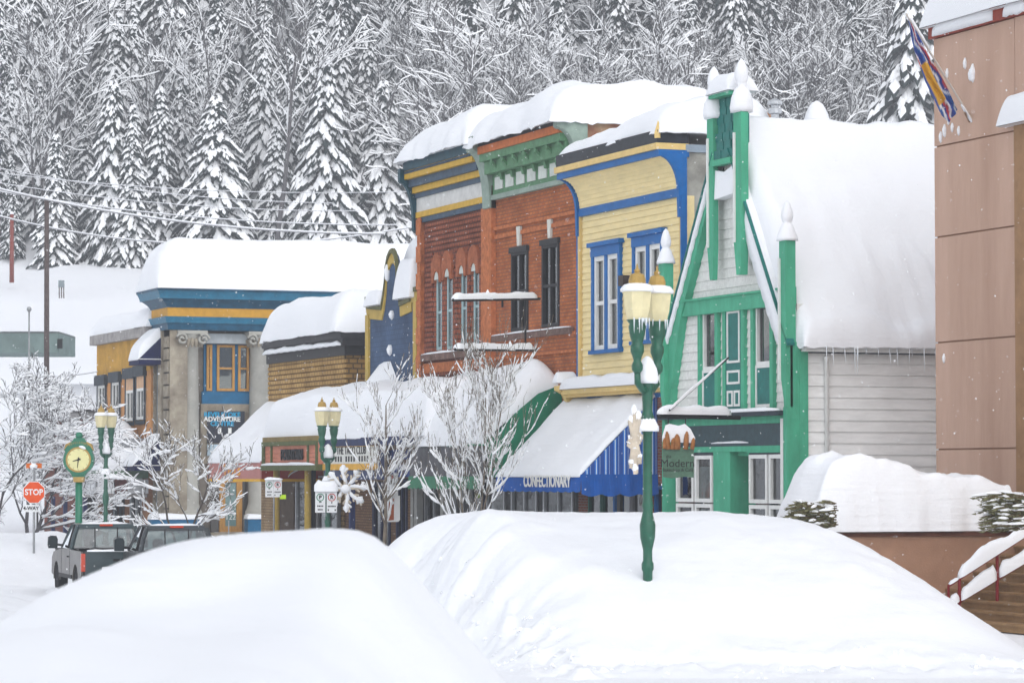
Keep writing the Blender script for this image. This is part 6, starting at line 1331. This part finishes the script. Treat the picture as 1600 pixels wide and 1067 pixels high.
# ================================================================== trees
BARK = mat('bark', (.085, .07, .06), .9, .3, 6); BARKL = mat('young_bark', (.19, .155, .12), .85, .25, 6); BARKG = mat('grey_bark', (.10, .095, .10), .9, .3, 4)
NEED = mat('conifer_needles', (.020, .034, .034), .8, .35, 1.5)
def grow(out, p, d, L, r, depth, P, rnd):
    """recursive limb: polylines of (point, radius)"""
    n = P.get('seg', 5); pts = [(p.copy(), r)]; q = p.copy(); dd = d.normalized(); kids = []
    for i in range(n):
        up = P['up'][min(depth, len(P['up'])-1)]
        dd = (dd + Vector((rnd.gauss(0, 1), rnd.gauss(0, 1), rnd.gauss(0, 1)))*P['wob'] + Vector((0, 0, up))).normalized()
        q = q + dd*(L/n); t = (i+1)/n; rr = r*(1-t*P['taper']); pts.append((q.copy(), max(rr, P['rmin'])))
        if depth < P['depth'] and t >= P['first'][min(depth, len(P['first'])-1)]: kids.append((q.copy(), dd.copy(), rr, t))
    out.append((depth, pts))
    nk = P['kids'][min(depth, len(P['kids'])-1)] if depth < P['depth'] else 0
    for k in range(nk):
        q, kd, rr, t = kids[int(rnd.random()*len(kids))] if k < nk-1 else kids[-1]
        a = rnd.random()*2*pi; x = kd.orthogonal().normalized(); y = kd.cross(x); sp = P['spread'][min(depth, len(P['spread'])-1)]*rnd.uniform(.7, 1.25)
        nd = kd*cos(sp) + (x*cos(a)+y*sin(a))*sin(sp)
        if nd.z < P.get('minz', -.3): nd.z = abs(nd.z)*.3
        grow(out, q, nd, L*P['ratio'][min(depth, len(P['ratio'])-1)]*rnd.uniform(.65, 1.15)*(1.15-.45*t if depth == 0 else 1), max(rr*.62, P['rmin']), depth+1, P, rnd)
def limb_mesh(out, P, nside=5, snow=.05, steep=.8, gap=0.0, rnd=random, fade=None):
    b, s_ = MB(), MB()
    for depth, pts in out:
        b.tube([p for p, r in pts], [r for p, r in pts], nside if depth < 2 else max(3, nside-1), cap=False)
        if snow > 0:
            run = []
            def flush(run):
                if len(run) > 1:
                    k = len(run); s_.tube([p for p, r in run], [r*(.55 if i in (0, k-1) else 1) for i, (p, r) in enumerate(run)], 5, cap=True, squash=1.15)
            for (p, r), (p2, r2) in zip(pts, pts[1:]):
                d = (p2-p).normalized(); k = 1-abs(d.z)
                if abs(d.z) < steep and rnd.random() > (gap if not fade else max(gap, sstep(fade[0], fade[1], p.z)*.93)):
                    w_ = snow*(.2+k*1.2)*(.55+.9*rnd.random())*(.6 if depth > 2 else 1)+min(r*.35, .012)
                    if not run: run = [(p+UP*(r+w_*.4), w_)]
                    run.append((p2+UP*(r2+w_*.4), w_))
                else: flush(run); run = []
            flush(run)
    return b, s_
def young_tree(name, label, base, seed, H, P, snow=.045, gap=.1, stems=1, mat_=None, splay=.3, group=None, steep=.8, fade=None):
    rnd = random.Random(seed); t = thing(name, label, 'tree', base, group); out = []; base = Vector(base)
    for k in range(stems):
        a = 2*pi*k/stems+rnd.random(); d = Vector((cos(a)*splay*(stems > 1), sin(a)*splay*(stems > 1), 1)); grow(out, base+Vector((cos(a), sin(a), 0))*.06*(stems > 1), d, H*P.get('tl', .75)*rnd.uniform(.85, 1.05), P['r0'], 0, P, rnd)
    b, s_ = limb_mesh(out, P, 6, snow, steep, gap, rnd, fade=(base.z+H*fade[0], base.z+H*fade[1]) if fade else None); b.build('trunk', mat_ or BARKL, t, smooth=True)
    if s_.v: stuff(s_.build('snow', SNOWT, t, smooth=True))
    return t
PA = dict(up=(.05, .16, .2, .2), wob=.07, taper=.75, rmin=.0085, depth=3, first=(.15, .15, .2), kids=(11, 6, 4), spread=(.75, .5, .5), ratio=(.52, .5, .5), r0=.055, seg=7, tl=.8)
q = pD(742, 800, 80.5); young_tree('street_tree', 'tall young street tree with upswept snowy branches before the brick shops', (q.x, q.y, 0), 5, 5.7, dict(PA, kids=(17, 7, 3), first=(.08, .12, .2), up=(.04, .13, .18, .18), rmin=.0055, r0=.036, spread=(.9, .5, .5), ratio=(.36, .5, .5), tl=.9), .036, .10, 3, splay=.12, steep=.965, fade=(.85, 1.2))
q = pD(597, 830, 85.0); young_tree('street_tree', 'slim young tree with pale trunk beside the blade sign', (q.x, q.y, 0), 11, 5.9, dict(PA, kids=(18, 6, 4), rmin=.006, r0=.065, up=(.05, .08, .10), ratio=(.36, .5, .5), tl=.82), .042, .14, 1, steep=.95, fade=(.8, 1.15))
q = pD(286, 815, 100.0); young_tree('street_tree', 'spreading young tree thick with snow before the bank', (q.x, q.y, 0), 29, 4.5, dict(PA, kids=(11, 7, 4), spread=(.95, .6, .6), up=(.02, .07, .05), wob=.13, ratio=(.52, .48, .5), r0=.05, rmin=.008), .03, .03, 2, BARK, .2, steep=.9)
PB = dict(up=(.02, .04, .02, .0), wob=.13, taper=.75, rmin=.009, depth=4, first=(.15, .15, .15, .2), kids=(9, 7, 6, 4), spread=(.7, .6, .6, .6), ratio=(.6, .58, .55, .5), r0=.085, seg=6, tl=.62)
for k, (px, D, H, sd) in enumerate(((46, 120, 7.8, 41), (-14, 112, 7.6, 47))):
    q = pD(px, 800, D); young_tree('bare_tree', ('spreading bare tree with dense snowy twigs, behind the stop sign', 'bare snowy tree cut off by the edge of the picture at far left', 'smaller bare snowy tree behind the street clock')[k], (q.x, q.y, 0), sd, H, PB, .034, .08, 2, BARKG, .35, 'bare snowy trees at the street corner')
# ------------------------------------------------------------------ forest prototypes (mesh data shared by the copies)
def conifer_mesh(seed, H, R, snowy, step=.42, pad=.55, droop=.8):
    rnd = random.Random(seed); c = MB(); tr = MB()
    tr.tube([(0, 0, -1.5), (0, 0, H*.5), (0, 0, H*.97)], [R*.075, R*.05, .02], 6, cap=False)
    def tent(p, d, L, w_, th, drop, mi):
        th *= 1.5
        s_ = Vector((-d.y, d.x, 0)); 
        if s_.length < 1e-4: s_ = Vector((1, 0, 0))
        s_.normalize(); m_ = p+d*(L*.55)-UP*(drop*.25); e = p+d*L-UP*drop
        V = [p, p+d*(L*.25)+s_*w_*.7-UP*th, m_+s_*w_-UP*(th*1.3), e-UP*th*.8, m_-s_*w_-UP*(th*1.3), p+d*(L*.25)-s_*w_*.7-UP*th, p+d*(L*.3)+UP*th*.35, m_+UP*th*.25]
        c.mi = mi; c.add(V, [(0, 1, 6), (6, 1, 2, 7), (7, 2, 3), (7, 3, 4), (6, 7, 4, 5), (0, 6, 5)])
    z = H*.05
    while z < H*.985:
        f = 1-z/H; L0 = R*(f**.82)*(.9+.2*rnd.random())+.18; nb = max(3, int(4.5+5*f)); a0 = rnd.random()*6.28
        for k in range(nb):
            a = a0+2*pi*k/nb+rnd.gauss(0, .2); L = L0*rnd.uniform(.62, 1.18); d = Vector((cos(a), sin(a), 0)); zb = z+rnd.gauss(0, .12); n = max(2, int(L/(pad*.5)))
            for i in range(n):
                t = (i+.7)/n; dr = droop*L*(t**1.7)*.75 - .1*L*t*f; p = Vector((0, 0, zb))+d*(L*t*.92)-UP*dr
                spread = .9*(1-t*.6)
                for s_ in ((0,) if i == n-1 else (-1, 1)):
                    dd = Vector((cos(a+s_*spread*rnd.uniform(.6, 1.2)), sin(a+s_*spread*rnd.uniform(.6, 1.2)), 0)); PL = pad*rnd.uniform(.75, 1.3)*(1.1-.25*t)*(.55+.45*f**.4)
                    drop = PL*droop*(.55+.75*t)*rnd.uniform(.7, 1.3)
                    tent(p-UP*.13, dd, PL*1.08, PL*.36, .11, drop+.10, 0)
                    if rnd.random() < snowy: tent(p+UP*.05, dd, PL*rnd.uniform(.85, 1.1), PL*.40*rnd.uniform(.7, 1.15), .11, drop*.95, 1)
        z += step*(.6+.6*f)*rnd.uniform(.8, 1.2)
    return c, tr
def bare_mesh(seed, H, P, snowr=.05):
    rnd = random.Random(seed); out = []; grow(out, Vector((0, 0, -1)), Vector((rnd.gauss(0, .06), rnd.gauss(0, .06), 1)), H*P['tl'], P['r0'], 0, P, rnd); c = MB(); tr = MB()
    for depth, pts in out:
        if depth == 0: tr.tube([p for p, r in pts], [r for p, r in pts], 6, cap=False); continue
        prev = None
        for i, (p, r) in enumerate(pts):
            d = (pts[min(i+1, len(pts)-1)][0]-pts[max(i-1, 0)][0]).normalized(); s_ = d.cross(UP)
            if s_.length < .05: s_ = Vector((1, 0, 0))
            s_.normalize(); u = s_.cross(d); k = len(c.v); sn = (snowr*(1-.6*abs(d.z)))*(.8+.5*rnd.random())
            c.v += [tuple(p+s_*(r+sn*.35)), tuple(p+u*(r+sn)), tuple(p-s_*(r+sn*.35)), tuple(p-u*r)]
            if prev is not None:
                dk = 0 if abs(d.z) > .93 else 1
                for j, mi in ((0, dk), (1, dk), (2, 0), (3, 0)): j2 = (j+1) % 4; c.f.append((prev+j, k+j, k+j2, prev+j2)); c.m.append(mi)
            prev = k
    return c, tr
def proto(mb, name, ms):
    me = bpy.data.meshes.new(name); me.from_pydata([tuple(p) for p in mb.v], [], mb.f)
    for q in ms: me.materials.append(q)
    if len(ms) > 1: me.polygons.foreach_set('material_index', mb.m)
    me.update(); return me
CON = []
for sd, H, R, sn, st, pd in ((1, 15, 4.0, .95, .38, .66), (2, 14, 3.6, .95, .36, .62), (3, 18, 3.3, .82, .42, .62), (4, 20, 3.3, .55, .44, .62), (5, 16, 3.0, .9, .38, .56)):
    c_, t_ = conifer_mesh(sd, H, R, sn, st, pd); CON.append((proto(c_, 'crown', [NEED, SNOWT]), proto(t_, 'trunk', [BARK]), H))
PD_ = dict(up=(.05, .05, .03, .02), wob=.10, taper=.72, rmin=.019, depth=3, first=(.2, .15, .15, .2), kids=(11, 7, 5, 3), spread=(.62, .62, .65, .7), ratio=(.58, .58, .55, .5), r0=.16, seg=6, tl=.72)
BAR = []
for sd, H, P, sn in ((71, 15, PD_, .085), (72, 14, dict(PD_, spread=(.8, .65, .7, .7), kids=(10, 8, 5, 3), wob=.13), .085), (73, 17, dict(PD_, spread=(.5, .6, .6, .7)), .08), (74, 22, dict(PD_, first=(.45, .2, .2, .2), spread=(.55, .5, .6, .6), kids=(11, 5, 4, 2), ratio=(.3, .55, .5, .5), r0=.2, tl=.95, wob=.04), .07)):
    c_, t_ = bare_mesh(sd, H, P, sn); BAR.append((proto(c_, 'crown', [BARKG, SNOWT]), proto(t_, 'trunk', [BARKG]), H))
def put(name, pr, l, D, H, label, group=None, rz=None, zoff=0, wd=1.0):
    p = LD(l, D); z = gz(p.x, p.y)+zoff; t = thing(name, label, 'tree', (p.x, p.y, z), group); s_ = H/pr[2]
    for nm, me in (('crown', pr[0]), ('trunk', pr[1])): o = bpy.data.objects.new(nm, me); col.objects.link(o); o.parent = t
    t.scale = (s_*wd*random.uniform(.86, 1.16), s_*wd*random.uniform(.86, 1.16), s_); t.rotation_euler = (0, 0, random.random()*6.28 if rz is None else rz); return t
def put_px(name, pr, px, ptop, D, label, group=None, pbot=None, wd=1.0):
    l = (px-800)/FPX*D; p = LD(l, D); z0 = gz(p.x, p.y); zt = pD(px, ptop, D).z; return put(name, pr, l, D, zt-z0, label, group, wd=wd)
put_px('conifer_tree', CON[0], 335, 148, 233, 'broad snow-plastered conifer left of the split bare trunk, above the bank', wd=1.12)
put_px('conifer_tree', CON[1], 508, 84, 234, 'tallest white snow-plastered spire conifer above the bank roof', wd=.95)
put_px('conifer_tree', CON[4], 205, 190, 234, 'slender snowy conifer at the lower edge of the forest, left', wd=1.0)
put_px('conifer_tree', CON[0], 412, 82, 240, 'snowy conifer half hidden behind the split bare trunk', wd=.9)
put_px('conifer_tree', CON[1], 1432, -60, 232, 'snowy conifer beside the flag at the top right', wd=1.0)
put_px('bare_tree', BAR[3], 428, -40, 232, 'tall bare trunk forking between the two white conifers')
random.seed(21); placed = []
CL = ['snowy conifer in the thick of the hillside forest', 'slim bare snow-lined tree among the conifers of the hillside forest', 'frosted bare-branched broadleaf tree on the hillside above the shop roofs']
CGp = ['lesser conifers of the hillside forest', 'tall bare trunks of the hillside forest', 'frosted broadleaf trees above the shop roofs']
tries = 0
while len(placed) < 285 and tries < 9000:
    tries += 1; D = 235+ (random.random()**1.5)*50; l = random.uniform(-.176, .15)*D; px = 800+l/D*FPX
    if px > 1500: continue
    md = 1.5 if D < 250 else 2.2
    if any((l-a)**2+((D-c)*1.0)**2 < md*md for a, c in placed): continue
    placed.append((l, D)); left = px < 600+random.gauss(0, 60); u = random.random()
    if left:
        if u < .82: k = random.choice((2, 3, 4, 4, 2, 0)); put('conifer_tree', CON[k], l, D, random.uniform(9, 17)*(1.15 if D > 255 else .85), CL[0], CGp[0])
        else: put('bare_tree', BAR[random.choice((3, 3, 2))], l, D, random.uniform(14, 21), CL[1], CGp[1])
    else:
        if (D < 250 and u < .72) or u < .3: put('bare_tree', BAR[random.choice((0, 1, 2))], l, D, random.uniform(11, 17), CL[2], CGp[2])
        else: put('conifer_tree', CON[random.choice((2, 3, 3, 3))], l, D, random.uniform(11, 18), CL[0], CGp[0])
# ================================================================== falling snow and hazy air
b = MB(); random.seed(77)
for k in range(5200):
    D = 14+random.random()**.8*100; l = random.uniform(-.175, .175)*D; z = CAMZ+random.uniform(-.075, .165)*D; p = LD(l, D, z)
    if z < .3 or p.x > 31.0: continue
    r_ = random.uniform(.004, .011)*(1 if D > 30 else .5)
    b.add([p+Vector((r_, 0, 0)), p+Vector((-r_, 0, 0)), p+Vector((0, r_, 0)), p+Vector((0, -r_, 0)), p+Vector((0, 0, r_)), p+Vector((0, 0, -r_))], [(0, 2, 4), (2, 1, 4), (1, 3, 4), (3, 0, 4), (2, 0, 5), (1, 2, 5), (3, 1, 5), (0, 3, 5)])
o = b.build('falling_snow', SNOWT, None, at=(0, 0, 0)); stuff(o); o['label'] = 'fine snowflakes drifting down through the whole street'; o['category'] = 'snow'
hz = MB(); c_ = [LD(-160, -40), LD(160, -40), LD(160, 372), LD(-160, 372)]
hz.prism([(p.x, p.y, -3) for p in c_], (0, 0, 92)); o = hz.build('haze', [], None); stuff(o)
m = bpy.data.materials.new('haze_air'); m.use_nodes = True; t = m.node_tree; t.nodes.clear(); v = t.nodes.new('ShaderNodeVolumePrincipled'); ou = t.nodes.new('ShaderNodeOutputMaterial')
v.inputs['Color'].default_value = (.93, .95, 1, 1); v.inputs['Density'].default_value = .0007; v.inputs['Anisotropy'].default_value = .25; t.links.new(v.outputs[0], ou.inputs['Volume'])
o.data.materials.append(m); m.cycles.homogeneous_volume = True
